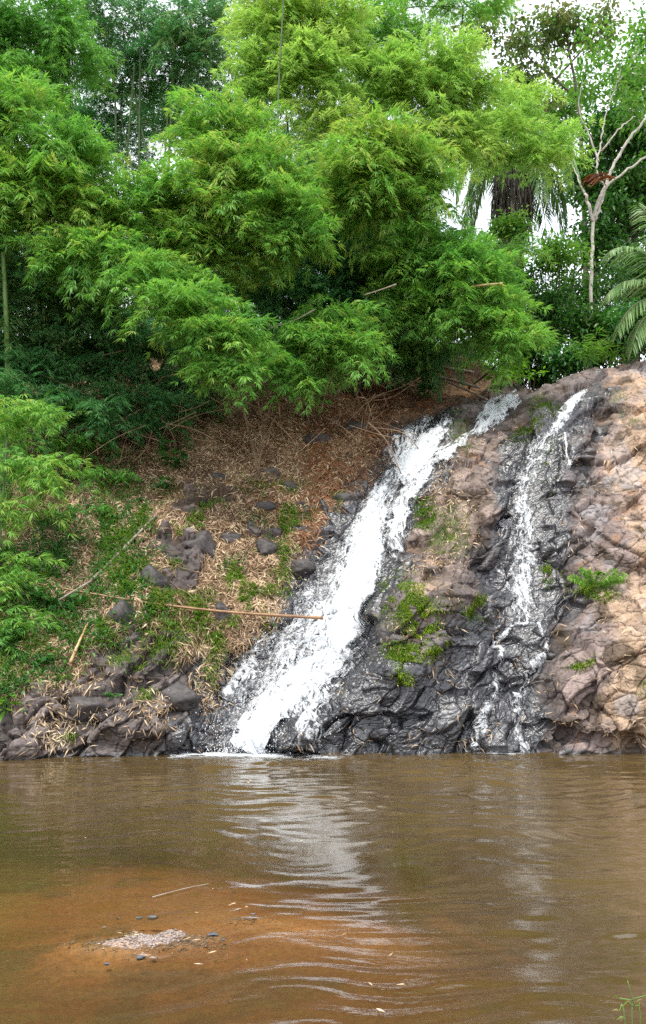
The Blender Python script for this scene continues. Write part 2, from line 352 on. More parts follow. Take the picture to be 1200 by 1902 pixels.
def bed_mat():
    m, t, o, N, L = mat('sandy_bed')
    geo = N('NewGeometry'); c = attr(N, 'Col')
    n1 = N('TexNoise', Scale=30.0, Detail=8.0, Roughness=.7); L(geo.outputs['Position'], n1.inputs['Vector'])
    vo = N('TexVoronoi', Scale=55.0); L(geo.outputs['Position'], vo.inputs['Vector'])
    mr = N('MapRange'); mr.inputs['From Min'].default_value = .3; mr.inputs['From Max'].default_value = .7; mr.inputs['To Min'].default_value = .6; mr.inputs['To Max'].default_value = 1.4; L(n1.outputs['Fac'], mr.inputs['Value'])
    vm = N('VectorMath', _operation='SCALE'); L(c.outputs['Color'], vm.inputs[0]); L(mr.outputs[0], vm.inputs['Scale'])
    b = N('Bump', Strength=.6, Distance=.015); L(n1.outputs['Fac'], b.inputs['Height']); b2 = N('Bump', Strength=.4, Distance=.006); L(vo.outputs['Distance'], b2.inputs['Height']); L(b.outputs[0], b2.inputs['Normal'])
    p = N('BsdfPrincipled', Roughness=.8); L(vm.outputs[0], p.inputs['Base Color']); L(b2.outputs[0], p.inputs['Normal']); L(p.outputs[0], o.inputs[0]); return m
M['bed'] = bed_mat()
def stone_mat(name, c0, c1, rough=.6):
    m, t, o, N, L = mat(name)
    geo = N('NewGeometry'); a = attr(N, 'v'); n1 = N('TexNoise', Scale=18.0, Detail=7.0, Roughness=.65); L(geo.outputs['Position'], n1.inputs['Vector'])
    ad = N('Math', _operation='MULTIPLY_ADD'); L(a.outputs['Fac'], ad.inputs[0]); ad.inputs[1].default_value = .5; 
    s = N('Math', _operation='SUBTRACT'); L(n1.outputs['Fac'], s.inputs[0]); s.inputs[1].default_value = .25; L(s.outputs[0], ad.inputs[2])
    r = ramp(N, [(.15, c0), (.8, c1)]); L(ad.outputs[0], r.inputs['Fac'])
    b = N('Bump', Strength=.8, Distance=.02); L(n1.outputs['Fac'], b.inputs['Height'])
    p = N('BsdfPrincipled', Roughness=rough); L(r.outputs['Color'], p.inputs['Base Color']); L(b.outputs[0], p.inputs['Normal']); L(p.outputs[0], o.inputs[0]); return m
M['stone'] = stone_mat('dark_stone', (.018, .016, .016), (.085, .072, .068), .6)
M['stone_wet'] = stone_mat('wet_stone', (.012, .012, .014), (.05, .05, .056), .2)
M['pebble'] = stone_mat('pebble', (.11, .08, .07), (.43, .35, .31), .5)
M['slate'] = stone_mat('slate_pebble', (.035, .035, .042), (.13, .135, .155), .4)

# ------------------------------------------------------------------ the hillside: cliff, bank and the ground behind them
uc = np.array([-300, 0, 150, 300, 450, 600, 750, 850, 950, 1050, 1200, 1500], float)
vr = np.array([1440, 1400, 1300, 1200, 1100, 1000, 900, 800, 740, 700, 640, 560], float)
TY = np.array([
 [11.5, 11.55, 11.7, 11.85, 11.9, 11.9, 11.9, 11.9, 11.9, 11.9, 11.9, 11.8],
 [11.6, 11.65, 11.75, 11.95, 12.0, 12.0, 12.0, 12.0, 12.02, 12.0, 12.0, 11.9],
 [12.0, 12.05, 12.0, 12.1, 12.6, 12.5, 12.2, 12.45, 12.7, 12.4, 12.2, 12.1],
 [12.5, 12.6, 12.5, 12.5, 13.1, 13.2, 12.55, 12.75, 13.2, 12.8, 12.5, 12.4],
 [13.1, 13.2, 13.2, 13.2, 13.6, 13.9, 13.0, 13.05, 13.8, 13.4, 13.0, 12.9],
 [14.0, 14.1, 14.2, 14.2, 14.4, 14.7, 14.4, 13.8, 14.2, 13.9, 13.6, 13.5],
 [15.2, 15.3, 15.4, 15.5, 15.6, 15.6, 15.5, 14.8, 15.0, 14.7, 14.3, 14.2],
 [16.8, 16.8, 16.9, 16.9, 16.9, 16.9, 16.8, 16.1, 16.0, 15.7, 15.3, 15.2],
 [17.9, 17.9, 17.9, 18.0, 18.0, 18.0, 18.3, 18.4, 17.2, 16.5, 16.1, 16.0],
 [18.8, 18.8, 18.8, 18.9, 19.0, 19.0, 19.6, 20.0, 19.2, 17.5, 16.9, 16.7],
 [20.3, 20.3, 20.3, 20.4, 20.5, 20.5, 20.8, 21.3, 21.5, 20.0, 18.2, 18.0],
 [22.5, 22.5, 22.5, 22.5, 22.5, 22.5, 22.8, 23.3, 24.0, 23.0, 21.0, 20.5]])
U0, U1, NU, NT = -260.0, 1460.0, 1300, 680
VB = 1440.0
def vtop(u):
    return np.interp(u, [-300, 860, 920, 960, 990, 1020, 1050, 1110, 1150, 1200, 1500], [630, 640, 690, 716, 722, 716, 705, 682, 672, 664, 640])
def blur(a, n, ax):
    for _ in range(n):
        p = np.concatenate([a.take([0], ax), a, a.take([-1], ax)], ax)
        s = [slice(None)] * a.ndim; s0 = s.copy(); s0[ax] = slice(0, -2); s2 = s.copy(); s2[ax] = slice(2, None); s1 = s.copy(); s1[ax] = slice(1, -1)
        a = p[tuple(s0)] * .25 + p[tuple(s1)] * .5 + p[tuple(s2)] * .25
    return a
ug = np.linspace(U0, U1, NU); tg = np.linspace(0, 1, NT)
UU, TT = np.meshgrid(ug, tg); VV = VB + (vtop(UU) - VB) * TT
def tabY(U, V):
    iu = np.clip(np.searchsorted(uc, U) - 1, 0, len(uc) - 2); fu = (U - uc[iu]) / (uc[iu + 1] - uc[iu])
    iv = np.clip(np.searchsorted(-vr, -V) - 1, 0, len(vr) - 2); fv = (vr[iv] - V) / (vr[iv] - vr[iv + 1])
    fu = fu * .5 + .5 * fu * fu * (3 - 2 * fu)
    return (TY[iv, iu] * (1 - fu) + TY[iv, iu + 1] * fu) * (1 - fv) + (TY[iv + 1, iu] * (1 - fu) + TY[iv + 1, iu + 1] * fu) * fv
YY = blur(blur(tabY(UU, VV), 120, 0), 120, 1)
# relief drawn from the photograph: (u, v, ru, rv, metres towards the viewer, rotation in degrees)
for (u, v, ru, rv, h, rot) in [
    (775, 1150, 95, 75, .45, -20), (690, 1280, 110, 60, .22, -30), (620, 1340, 110, 50, .18, 0), (850, 1100, 60, 45, .22, 0),
    (905, 1005, 45, 55, .16, 0), (1040, 740, 60, 40, .14, -40), (1085, 830, 30, 60, .12, 0), (1055, 860, 25, 60, .12, 0),
    (1180, 1240, 75, 140, .30, 8), (1150, 1000, 90, 50, .22, 30), (1120, 1130, 50, 60, .10, 40), (1090, 1345, 110, 25, .22, 12), (1190, 760, 60, 90, .30, 0),
    (1060, 1240, 60, 80, .14, 0), (980, 1210, 40, 35, .08, 0), (860, 880, 70, 45, .18, 35), (775, 890, 42, 45, .22, 40), (905, 790, 55, 25, .12, 35),
    (980, 770, 60, 30, .16, 30), (760, 990, 30, 50, .12, 20), (545, 1372, 66, 36, .42, 0), (230, 1330, 110, 60, .22, 10), (100, 1300, 70, 50, .12, 0), (240, 1240, 60, 40, .2, 0),
    (330, 1360, 60, 35, .12, 0), (30, 1370, 70, 40, .15, 0), (860, 1330, 55, 60, .12, 20), (445, 1180, 60, 26, .15, 40), (740, 1230, 60, 40, .16, 0)]:
    a = math.radians(rot); dx, dy = UU - u, VV - v
    x = (dx * math.cos(a) + dy * math.sin(a)) / ru; y = (-dx * math.sin(a) + dy * math.cos(a)) / rv
    r = np.sqrt(x * x + y * y); YY -= h * (1 - sstep(.35, 1.15, r))
# ledge under the right fall, groove beneath
YY -= .10 * lmask(UU, VV, [(935, 1175), (1010, 1168)], [16, 16], 22)
YY += .12 * lmask(UU, VV, [(1005, 1270), (1050, 1165), (1080, 1110)], [10, 12, 10], 14)
YY += .16 * lmask(UU, VV, [(1080, 840), (1072, 900), (1075, 930)], [10, 12, 6], 10)
YY += .14 * lmask(UU, VV, [(1125, 730), (1110, 830), (1085, 880)], [6, 8, 6], 9)
YY += .10 * lmask(UU, VV, [(1010, 1385), (1120, 1320), (1180, 1395)], [6, 8, 8], 8)
YY += .10 * lmask(UU, VV, [(1060, 960), (1130, 1010), (1200, 1040)], [6, 6, 6], 9)
YY += .18 * lmask(UU, VV, [(930, 990), (905, 1065)], [50, 40], 20)
P0 = at(UU, VV, YY)

# ---- painted masks in the same grid
FALL_A = ([(803, 780), (772, 835), (738, 885), (700, 950), (672, 1020), (645, 1095), (598, 1165), (556, 1225), (515, 1290), (478, 1345), (452, 1396)], [32, 36, 34, 50, 76, 98, 104, 94, 70, 48, 46])
FALL_B = ([(965, 742), (915, 772), (872, 812), (830, 845), (780, 862), (742, 888)], [30, 40, 16, 26, 34, 40])
FALL_C = ([(1100, 722), (1058, 758), (1030, 800), (1003, 850), (985, 900), (975, 960), (974, 1030), (970, 1090), (980, 1135), (985, 1160)], [16, 20, 28, 30, 50, 55, 44, 56, 62, 66])
nzm = fbm(P0 * 1.7, 4, 40); nzf = fbm(P0 * 5, 3, 44)
Un, Vn = UU + nzm * 22 + nzf * 10, VV + nzf * 16
fallm = np.maximum.reduce([lmask(UU, VV, *FALL_A, 26), lmask(UU, VV, *FALL_B, 12), lmask(UU, VV, *FALL_C, 16)])
wet = np.maximum.reduce([
    lmask(Un, Vn, [(770, 790), (735, 880), (680, 960), (610, 1080), (540, 1200), (470, 1290), (430, 1390)], [150, 150, 170, 235, 240, 190, 150], 20),
    pmask(Un, Vn, [(500, 1290), (600, 1240), (690, 1140), (760, 1225), (830, 1150), (900, 1120), (900, 1060), (920, 960), (900, 870), (960, 800), (1060, 730), (1120, 725), (1085, 800), (1060, 900), (1065, 990), (1050, 1060), (1085, 1110), (1030, 1180), (1000, 1290), (1000, 1420), (480, 1420)], 16),
    pmask(Un, Vn, [(760, 870), (800, 880), (770, 960), (760, 1060), (715, 1090), (730, 980)], 12),
    lmask(Un, Vn, [(1115, 720), (1095, 800), (1075, 900)], [16, 14, 14], 10) * .8,
    pmask(Un, Vn, [(310, 1330), (430, 1330), (460, 1420), (300, 1420)], 16)])
wet = np.clip(np.maximum(wet, sstep(.10, .0, P0[..., 2] + nzf * .04) * .9), 0, 1)
left = sstep(40, -40, UU - np.interp(VV, [640, 740, 790, 860, 950, 1050, 1150, 1250, 1400], [1000, 900, 730, 700, 620, 540, 500, 400, 380]))
litter_v = np.interp(UU, [-300, 0, 60, 130, 200, 260, 330, 400, 500, 560, 640], [1330, 1320, 1290, 1240, 1170, 1150, 1200, 1260, 1170, 1060, 960])
litter = left * sstep(26, -26, VV - litter_v + nzm * 45 + nzf * 20)
outcrop = sstep(.30, .42, fbm(P0 * np.array([1.5, 1.1, 1.9]) + 4.4, 3, 47)) * sstep(860, 940, VV) * sstep(180, 330, UU)
litter = litter * (1 - outcrop)
soil = np.maximum(litter, sstep(705, 680, VV) * sstep(1010, 940, UU))
tan = pmask(Un, Vn, [(1000, 690), (1140, 690), (1130, 820), (1090, 930), (1080, 1040), (1120, 1110), (1060, 1200), (1040, 1300), (1040, 1420), (1500, 1420), (1500, 640), (1100, 660)], 20)
orange = np.maximum(pmask(Un, Vn, [(1140, 700), (1500, 660), (1500, 1420), (1130, 1400), (1135, 1290), (1160, 1180), (1125, 1110), (1190, 1060), (1130, 880), (1150, 780)], 18), pmask(Un, Vn, [(760, 1080), (830, 1065), (800, 1120), (790, 1160)], 12) * .8)
midtan = pmask(Un, Vn, [(860, 830), (960, 770), (985, 800), (930, 870), (910, 960), (850, 1060), (770, 1050), (760, 960), (790, 900)], 16)
# ---- rock structure: blocks with tilted faces, layered along a slant
rot = lambda P, a: np.stack([P[..., 0] * math.cos(a) + P[..., 2] * math.sin(a), P[..., 1], -P[..., 0] * math.sin(a) + P[..., 2] * math.cos(a)], -1)
warp = np.stack([fbm(P0 * 1.1, 3, 60), fbm(P0 * 1.1, 3, 61), fbm(P0 * 1.1, 3, 62)], -1)
warp2 = np.stack([fbm(P0 * 4, 2, 63), fbm(P0 * 4, 2, 64), fbm(P0 * 4, 2, 65)], -1)
Pr = rot(P0 + warp * .10 + warp2 * .018, .62)
h1, e1 = cells(Pr * np.array([.75, 1.0, 1.5]), 100)
h2, e2 = cells(Pr * np.array([2.2, 2.6, 3.9]), 120)
h3, e3 = cells((Pr + warp2 * .05) * np.array([5.5, 7, 9.5]), 140)
h4, e4 = cells((P0 + warp2 * .04) * 17, 160)
dry = np.clip(tan + midtan * .6, 0, 1); rockd = (.10 - .03 * dry) * h1 + (.062 * h2 + .012 * h3) * (1 - .62 * dry) + .003 * h4 * (1 - .5 * dry)
rockd -= .08 * np.exp(-e1 / .035) * sstep(-.2, .6, nzm + .3) + .045 * np.exp(-e2 / .04) + .016 * np.exp(-e3 / .08)
rockd += .04 * fbm(P0 * .9, 3, 70) + .005 * ridge(rot(P0 + warp2 * .05, .5) * np.array([6, 6, 13]), 4, 72) * (0.5 + wet) + .0025 * fbm(P0 * 26, 2, 74)
soild = .10 * fbm(P0 * 1.3, 4, 80) + .05 * fbm(P0 * 5, 3, 82) + .012 * fbm(P0 * 22, 2, 84)
amp = (1 - .72 * fallm)
# grooves worn under the falls are softer
disp = (rockd * (1 - soil) + soild * soil) * amp + .04 * soil + .10 * outcrop * left
def normals(P):
    du = np.gradient(P, axis=1); dt = np.gradient(P, axis=0)
    return nrm(np.cross(du, dt))
N0 = normals(blur(blur(P0, 6, 0), 6, 1))
PT = P0 + N0 * disp[..., None]
NTm = normals(PT); NS = normals(blur(blur(PT, 8, 0), 8, 1))
PS = blur(blur(PT, 9, 0), 9, 1)
def samp(A, u, v):
    x = np.clip((np.asarray(u, float) - U0) / (U1 - U0) * (NU - 1), 0, NU - 1.001); tt = (VB - np.asarray(v, float)) / (VB - vtop(np.asarray(u, float)))
    y = np.clip(tt * (NT - 1), 0, NT - 1.001); i = x.astype(int); j = y.astype(int); fx = x - i; fy = y - j
    if A.ndim == 3: fx = fx[..., None]; fy = fy[..., None]
    return (A[j, i] * (1 - fx) + A[j, i + 1] * fx) * (1 - fy) + (A[j + 1, i] * (1 - fx) + A[j + 1, i + 1] * fx) * fy
def S(u, v, off=0.0): return samp(PT, u, v) + samp(NS, u, v) * off
# albedo
def c3(*c): return np.array(c)[None, None]
def mixc(a, b, f): return a * (1 - f[..., None]) + b * f[..., None]
hcell = .5 + .5 * np.clip(h1, -1, 1); hc2 = .5 + .5 * np.clip(h2, -1, 1)
rock = mixc(c3(.075, .062, .058), c3(.17, .14, .13), sstep(.2, .9, hc2 * .5 + hcell * .5))
rock = mixc(rock, c3(.26, .20, .17) * (.75 + .5 * hc2[..., None]), np.clip(midtan, 0, 1) * .8)
rock = mixc(rock, c3(.255, .195, .175) * (.75 + .5 * hc2[..., None]), tan * .85)
rock = mixc(rock, c3(.39, .275, .19) * (.8 + .35 * hc2[..., None]), orange * sstep(-.9, .5, nzm + .3))
rock = mixc(rock, c3(.28, .15, .075), sstep(.45, .75, fbm(P0 * 2.3, 4, 90)) * np.clip(tan + midtan, 0, 1) * .6)
rock = mixc(rock, c3(.06, .04, .02), sstep(.15, .6, fbm(P0 * 3.1, 4, 92)) * .7 * (1 - wet))          # lichen and dirt blotches
rock = mixc(rock, c3(.027, .028, .034), np.clip(wet, 0, 1) * .93)
soilc = mixc(c3(.09, .05, .028), c3(.20, .12, .065), sstep(-.5, .6, nzm))
rock = mixc(rock, c3(.30, .29, .30), sstep(.25, .6, fbm(P0 * 1.7 + 9, 4, 94)) * np.clip(tan, 0, 1) * .5)
col = mixc(rock, soilc, soil)
# the ground behind: rows running on to the far distance
ne = 44; k = np.linspace(0, 1, ne + 1)[1:]
Pe = []
top = PT[-1]
for q in k:
    Yn = top[:, 1] + 75 * q ** 2.2
    x = top[:, 0] / top[:, 1] * Yn; z = top[:, 2] + (Yn - top[:, 1]) * (.10 + .0 * q)
    p = np.stack([x, Yn, z], -1); p[:, 2] += fbm(p * .35, 3, 95) * .35 * min(1, q * 9); Pe.append(p)
Pall = np.concatenate([PT, np.array(Pe)], 0); R = NT + ne
colE = np.broadcast_to(np.array([.13, .08, .04]), (ne, NU, 3))
skirt = PT[:1] + np.array([0, -.3, -2.2])              # the rock goes on down below the pool bed
i = np.arange(R)[:, None] * NU + np.arange(NU - 1)[None]
quads = np.stack([i, i + 1, i + NU + 1, i + NU], -1).reshape(-1, 4)
zer = np.zeros((ne, NU))
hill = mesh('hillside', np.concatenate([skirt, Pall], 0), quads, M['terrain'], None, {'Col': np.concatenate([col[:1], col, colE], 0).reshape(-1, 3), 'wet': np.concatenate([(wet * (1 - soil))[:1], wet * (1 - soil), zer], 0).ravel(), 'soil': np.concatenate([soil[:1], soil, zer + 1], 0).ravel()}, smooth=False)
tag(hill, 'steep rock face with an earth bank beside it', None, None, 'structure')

# ------------------------------------------------------------------ pool: bed and water
def gxy(u, v):
    rx, rz = ray(u, v); Y = -CAMH / rz; return rx * Y, Y
GX, GY = gxy(255, 1742)
def bedz(x, y):
    d = -.75 * sstep(5.4, 11.0, y + .35 * (x + 1) ) - .06
    d = d - .5 * sstep(.1, 2.6, x - (y - 4.5) * .18) - .06 * sstep(4.5, 3.7, y + .25 * x)
    d = d - .05
    P = np.stack([x, y, 0 * x], -1)
    d = d + .035 * fbm(P * .9, 3, 200) + .008 * fbm(P * 7, 3, 201)
    q = ((x - GX) / .42) ** 2 + ((y - GY) / .20) ** 2
    d = d + .091 * np.exp(-q * .6) + .030 * np.exp(-q * .35) * fbm(P * np.array([4, 9, 1]) + 2.2, 4, 203) + .035 * np.exp(-((x - GX - .4) / 1.0) ** 2 - ((y - GY - .25) / .75) ** 2)
    x2, y2 = gxy(458, 1692)
    d = d + .05 * np.exp(-((x - x2) / .18) ** 2 - ((y - y2) / .12) ** 2)
    d = d + .9 * sstep(3.2, 1.2, y)                       # the near shore under the camera
    return d
gx = np.concatenate([-60 + 50 * (1 - np.linspace(1, 0, 20) ** 2), np.linspace(-9.9, 9.9, 500), 10 + 50 * np.linspace(0, 1, 20)[1:] ** 2]); gy = np.concatenate([np.linspace(-60, 0, 30)[:-1], np.linspace(0, 13.2, 460)])
X, Y_ = np.meshgrid(gx, gy); Z = bedz(X, Y_); Z = Z + np.where(Y_ < 0, fbm(np.stack([X, Y_, X * 0], -1) * .3, 3, 220) * .2, 0)
i = np.arange(len(gy) - 1)[:, None] * len(gx) + np.arange(len(gx) - 1)[None]; n_ = len(gx)
pb = np.stack([X, Y_, 0 * X], -1)
bc = mixc(c3(.36, .155, .052), c3(.24, .105, .038), sstep(-.5, .5, fbm(pb * .8, 4, 210)))
dm = np.hypot((X - GX - .5) / 1.25, (Y_ - GY - .25) / .8)
bc = mixc(bc, c3(.46, .25, .105), sstep(1.3, .1, dm + .3 * fbm(pb * 2.5, 3, 214)) * .85)
bc = mixc(bc, c3(.11, .075, .028), sstep(-1.6, -2.3, X + .4 * fbm(pb * 1.5, 3, 216)) * .8)
bc = mixc(bc, c3(.17, .075, .03), sstep(.5, -.3, Y_ - 4.7 + .5 * fbm(pb * 1.5, 3, 218)) * .7)
bc = mixc(bc, c3(.36, .25, .18), sstep(-.03, .012, Z) * (Y_ > 3.4))
bc = mixc(bc, c3(.10, .07, .035), sstep(.25, .6, fbm(pb * 2.2, 4, 212)) * .6)
bed = mesh('ground', np.stack([X, Y_, Z], -1), np.stack([i, i + 1, i + n_ + 1, i + n_], -1).reshape(-1, 4), M['bed'], None, {'Col': bc.reshape(-1, 3)}, smooth=True)
tag(bed, 'sandy pool bed and shore', None, None, 'structure')

wx = np.linspace(-9.5, 9.5, 620); wy = 1.4 + (12.75 - 1.4) * np.linspace(0, 1, 640) ** 1.25
X, Y_ = np.meshgrid(wx, wy); pw = np.stack([X, Y_, 0 * X], -1)
bx, by = gxy(640, 1600)
ripa = .5 + .5 * sstep(-1.6, -.1, X - (6 - Y_) * .12 + .25 * fbm(pw * .7, 2, 230)); ripa = ripa * (.75 + .45 * fbm(pw * np.array([.5, .9, 1]), 2, 232))
ripa = np.clip(ripa, .08, 1.3)
wp = pw + np.stack([fbm(pw * .8, 2, 240), fbm(pw * .8, 2, 241), 0 * X], -1) * .30
zz = .0042 * fbm(wp * np.array([1.5, 4.6, 1]), 2, 250, .35) + .0040 * fbm(wp * np.array([3.6, 9.5, 1]) + 5, 2, 252, .4) + .0034 * vnoise(rot(pw[..., [0, 2, 1]], .35)[..., [0, 2, 1]] * np.array([1.2, 6.5, 1]) + 3, 256)
zz = zz * 1.5 + .0075 * sstep(-.6, 1.2, X) * fbm(wp * np.array([1.0, 2.6, 1]) + 2, 2, 258, .4) * sstep(11.5, 8, Y_)
zz *= ripa * (1 + .9 * sstep(7, 11.5, Y_))
dep = -bedz(X, Y_)
murk = 1 - np.exp(-np.clip(dep - .02, 0, 3) * 4.2)
i = np.arange(len(wy) - 1)[:, None] * len(wx) + np.arange(len(wx) - 1)[None]; n_ = len(wx)
water = mesh('water', np.stack([X, Y_, zz], -1), np.stack([i, i + 1, i + n_ + 1, i + n_], -1).reshape(-1, 4), M['water'], None, {'murk': murk.ravel(), 'rip': ripa.ravel()}, smooth=True)
tag(water, 'brown rippled pool below the falls', None, None, 'structure')

# ------------------------------------------------------------------ falling water
def sheet(name, line, widths, dens, parent, off=.05, lift=.03, seed=0, du=4.0, prof=1.0, bulge=.05):
    p = curve(line, 16 * len(line)); w = np.interp(np.linspace(0, 1, len(p)), np.linspace(0, 1, len(widths)), widths)
    d_ = np.interp(np.linspace(0, 1, len(p)), np.linspace(0, 1, len(dens)), dens)
    seg = np.concatenate([[0], np.cumsum(np.linalg.norm(np.diff(p, axis=0), axis=1))]); n = max(8, int(seg[-1] / du))
    q = np.linspace(0, seg[-1], n); pu = np.interp(q, seg, p[:, 0]); pv = np.interp(q, seg, p[:, 1]); ww = np.interp(q, seg, w); dd = np.interp(q, seg, d_)
    T = nrm(np.stack([np.gradient(pu), np.gradient(pv)], -1)); Nn = np.stack([T[:, 1], -T[:, 0]], -1)
    m = max(7, int(max(widths) / du * 1.3)); a = np.linspace(-1, 1, m)
    Ug = pu[:, None] + Nn[:, :1] * a[None] * ww[:, None] * .62; Vg = pv[:, None] + Nn[:, 1:] * a[None] * ww[:, None] * .62
    Vg = np.minimum(Vg, 1409)
    P = samp(PS, Ug, Vg); Nl = samp(NS, Ug, Vg)
    nz = fbm(np.stack([Ug * .03, Vg * .012, Ug * 0 + seed], -1), 3, 300 + seed); nf = fbm(np.stack([Ug * .12, Vg * .06, Ug * 0 + seed], -1), 2, 320 + seed)
    P = P + Nl * (off + min(bulge, max(widths) * .0007) * (1 - a[None] ** 2) + lift * nz + .018 * nf)[..., None]
    s3 = q * 12.5 / F
    flow = np.stack([np.broadcast_to(a[None] * ww[:, None] * .62 * 13 / F, Ug.shape) + seed * 3.1, np.broadcast_to(s3[:, None], Ug.shape)], -1)
    dens = dd[:, None] - prof * .42 * np.clip(np.abs(a[None]), 0, 1) ** 2.6 - .10 * nz * 0 + .12 * nz
    i = np.arange(n - 1)[:, None] * m + np.arange(m - 1)[None]
    return mesh(name, P, np.stack([i, i + 1, i + m + 1, i + m], -1).reshape(-1, 4), M['foam'], parent, {'flow': flow.reshape(-1, 2), 'dens': dens.ravel()}, smooth=True)
def drops(mb, u, v, n, su, sv, r0, r1, out=.12):
    uu = u + rng.normal(size=n) * su; vv = np.minimum(v + rng.normal(size=n) * sv, 1399)
    P = samp(PS, uu, vv) + samp(NS, uu, vv) * rng.uniform(.02, out, n)[:, None]
    P[:, 2] = np.maximum(P[:, 2], .01); r = rng.uniform(r0, r1, n)
    o = np.array([[1, 0, 0], [-1, 0, 0], [0, 1, 0], [0, -1, 0], [0, 0, 1.5], [0, 0, -1.5]], float)
    f = np.array([[0, 2, 4], [2, 1, 4], [1, 3, 4], [3, 0, 4], [2, 0, 5], [1, 2, 5], [3, 1, 5], [0, 3, 5]])
    V = P[:, None] + o[None] * r[:, None, None]
    mb.add(V, (np.arange(n)[:, None, None] * 6 + f[None]).reshape(-1, 3))
base = S(np.array([452.]), np.array([1396.]))[0]
wf = empty('waterfall', base, 'broad white cascade pouring down the rock into the pool beside the earth bank', 'waterfall')
sheet('main_stream', FALL_A[0], [w * 1.08 for w in FALL_A[1]], [.38, .44, .52, .64, .64, .55, .51, .49, .53, .68, .9], wf, .05, .05, 1)
sheet('fringe_stream', FALL_A[0], [w * 1.5 for w in FALL_A[1]], [.28, .32, .36, .40, .42, .42, .42, .42, .40, .34, .36], wf, .03, .06, 11)
sheet('core_stream', [(690, 960), (688, 1030), (670, 1100), (628, 1180), (590, 1240), (540, 1290), (492, 1345), (455, 1398)], [34, 46, 58, 56, 54, 50, 42, 44], [.70, .78, .78, .70, .68, .74, .9, 1.0], wf, .09, .05, 2)
sheet('top_stream', [(770, 792), (750, 838), (745, 870)], [44, 60, 56], [.42, .5, .55], wf, .04, .02, 3)
sheet('top_stream', [(835, 782), (815, 815), (780, 850), (745, 880)], [30, 36, 40, 50], [.5, .62, .68, .7], wf, .05, .02, 4)
sheet('upper_stream', FALL_B[0], [w * 1.0 for w in FALL_B[1]], [.42, .60, .48, .52, .60, .66], wf, .035, .02, 5, du=3)
sheet('side_stream', [(800, 868), (778, 900), (752, 940), (738, 985), (735, 1040)], [26, 30, 34, 34, 20], [.45, .55, .62, .6, .4], wf, .03, .02, 6, du=3)
sheet('left_spray_stream', [(560, 1140), (500, 1210), (450, 1260), (440, 1330), (440, 1395)], [70, 90, 70, 50, 34], [.42, .44, .42, .36, .38], wf, .04, .05, 7)
sheet('right_spray_stream', [(640, 1200), (610, 1260), (570, 1320), (575, 1370), (578, 1398)], [60, 60, 56, 50, 44], [.5, .52, .5, .36, .38], wf, .05, .03, 8)
sheet('boulder_trickle', [(520, 1322), (512, 1350), (508, 1396)], [14, 12, 12], [.5, .45, .42], wf, .03, .01, 9, du=2)
mb = MB()
for (u, v) in zip(np.linspace(640, 470, 16), np.linspace(1090, 1380, 16)): drops(mb, u, v, 60, 62, 26, .003, .009, .3)
drops(mb, 455, 1388, 700, 34, 12, .003, .009, .35); drops(mb, 545, 1350, 100, 34, 24, .002, .006, .25); drops(mb, 735, 900, 60, 34, 40, .003, .007, .2)
mb.build('spray', M['drop'], wf)['kind'] = 'stuff'
wf2 = empty('waterfall', S(np.array([975.]), np.array([1390.]))[0], 'thin lacy cascade slipping down the dark rock from the rim and splitting at a ledge', 'waterfall')
sheet('main_stream', FALL_C[0], [w * 1.0 for w in FALL_C[1]], [.34, .52, .45, .40, .37, .46, .43, .48, .44, .32], wf2, .03, .015, 21, du=3)
sheet('ledge_stream', [(952, 1162), (978, 1158), (1002, 1158)], [6, 6, 5], [.36, .46, .38], wf2, .04, .005, 22, du=2)
sheet('lower_stream', [(950, 1163), (935, 1185), (925, 1230), (915, 1280), (892, 1330), (886, 1375), (872, 1398)], [12, 12, 14, 26, 20, 18, 14], [.48, .41, .34, .42, .50, .48, .48], wf2, .03, .01, 23, du=2)
sheet('lower_stream', [(1003, 1160), (1014, 1208), (990, 1235), (972, 1270), (962, 1290)], [9, 8, 14, 26, 34], [.40, .36, .46, .46, .38], wf2, .03, .01, 24, du=2)
sheet('lower_stream', [(962, 1285), (955, 1330), (960, 1370), (976, 1396)], [28, 20, 18, 14], [.42, .42, .42, .50], wf2, .03, .01, 25, du=2)
sheet('side_trickle', [(1048, 800), (1056, 850), (1066, 890), (1068, 925)], [5, 5, 5, 5], [.55, .55, .55, .4], wf2, .02, .0, 26, du=2)
sheet('side_trickle', [(1000, 815), (985, 850), (965, 890), (945, 930), (935, 990), (928, 1060)], [16, 18, 22, 26, 20, 14], [.42, .4, .36, .34, .3, .3], wf2, .02, .0, 27, du=3)
mb = MB(); drops(mb, 975, 1130, 160, 28, 34, .0015, .004, .1); drops(mb, 975, 1010, 120, 22, 50, .0015, .004, .1); drops(mb, 905, 1340, 80, 20, 40, .0015, .0035, .06)
mb.build('spray', M['drop'], wf2)['kind'] = 'stuff'
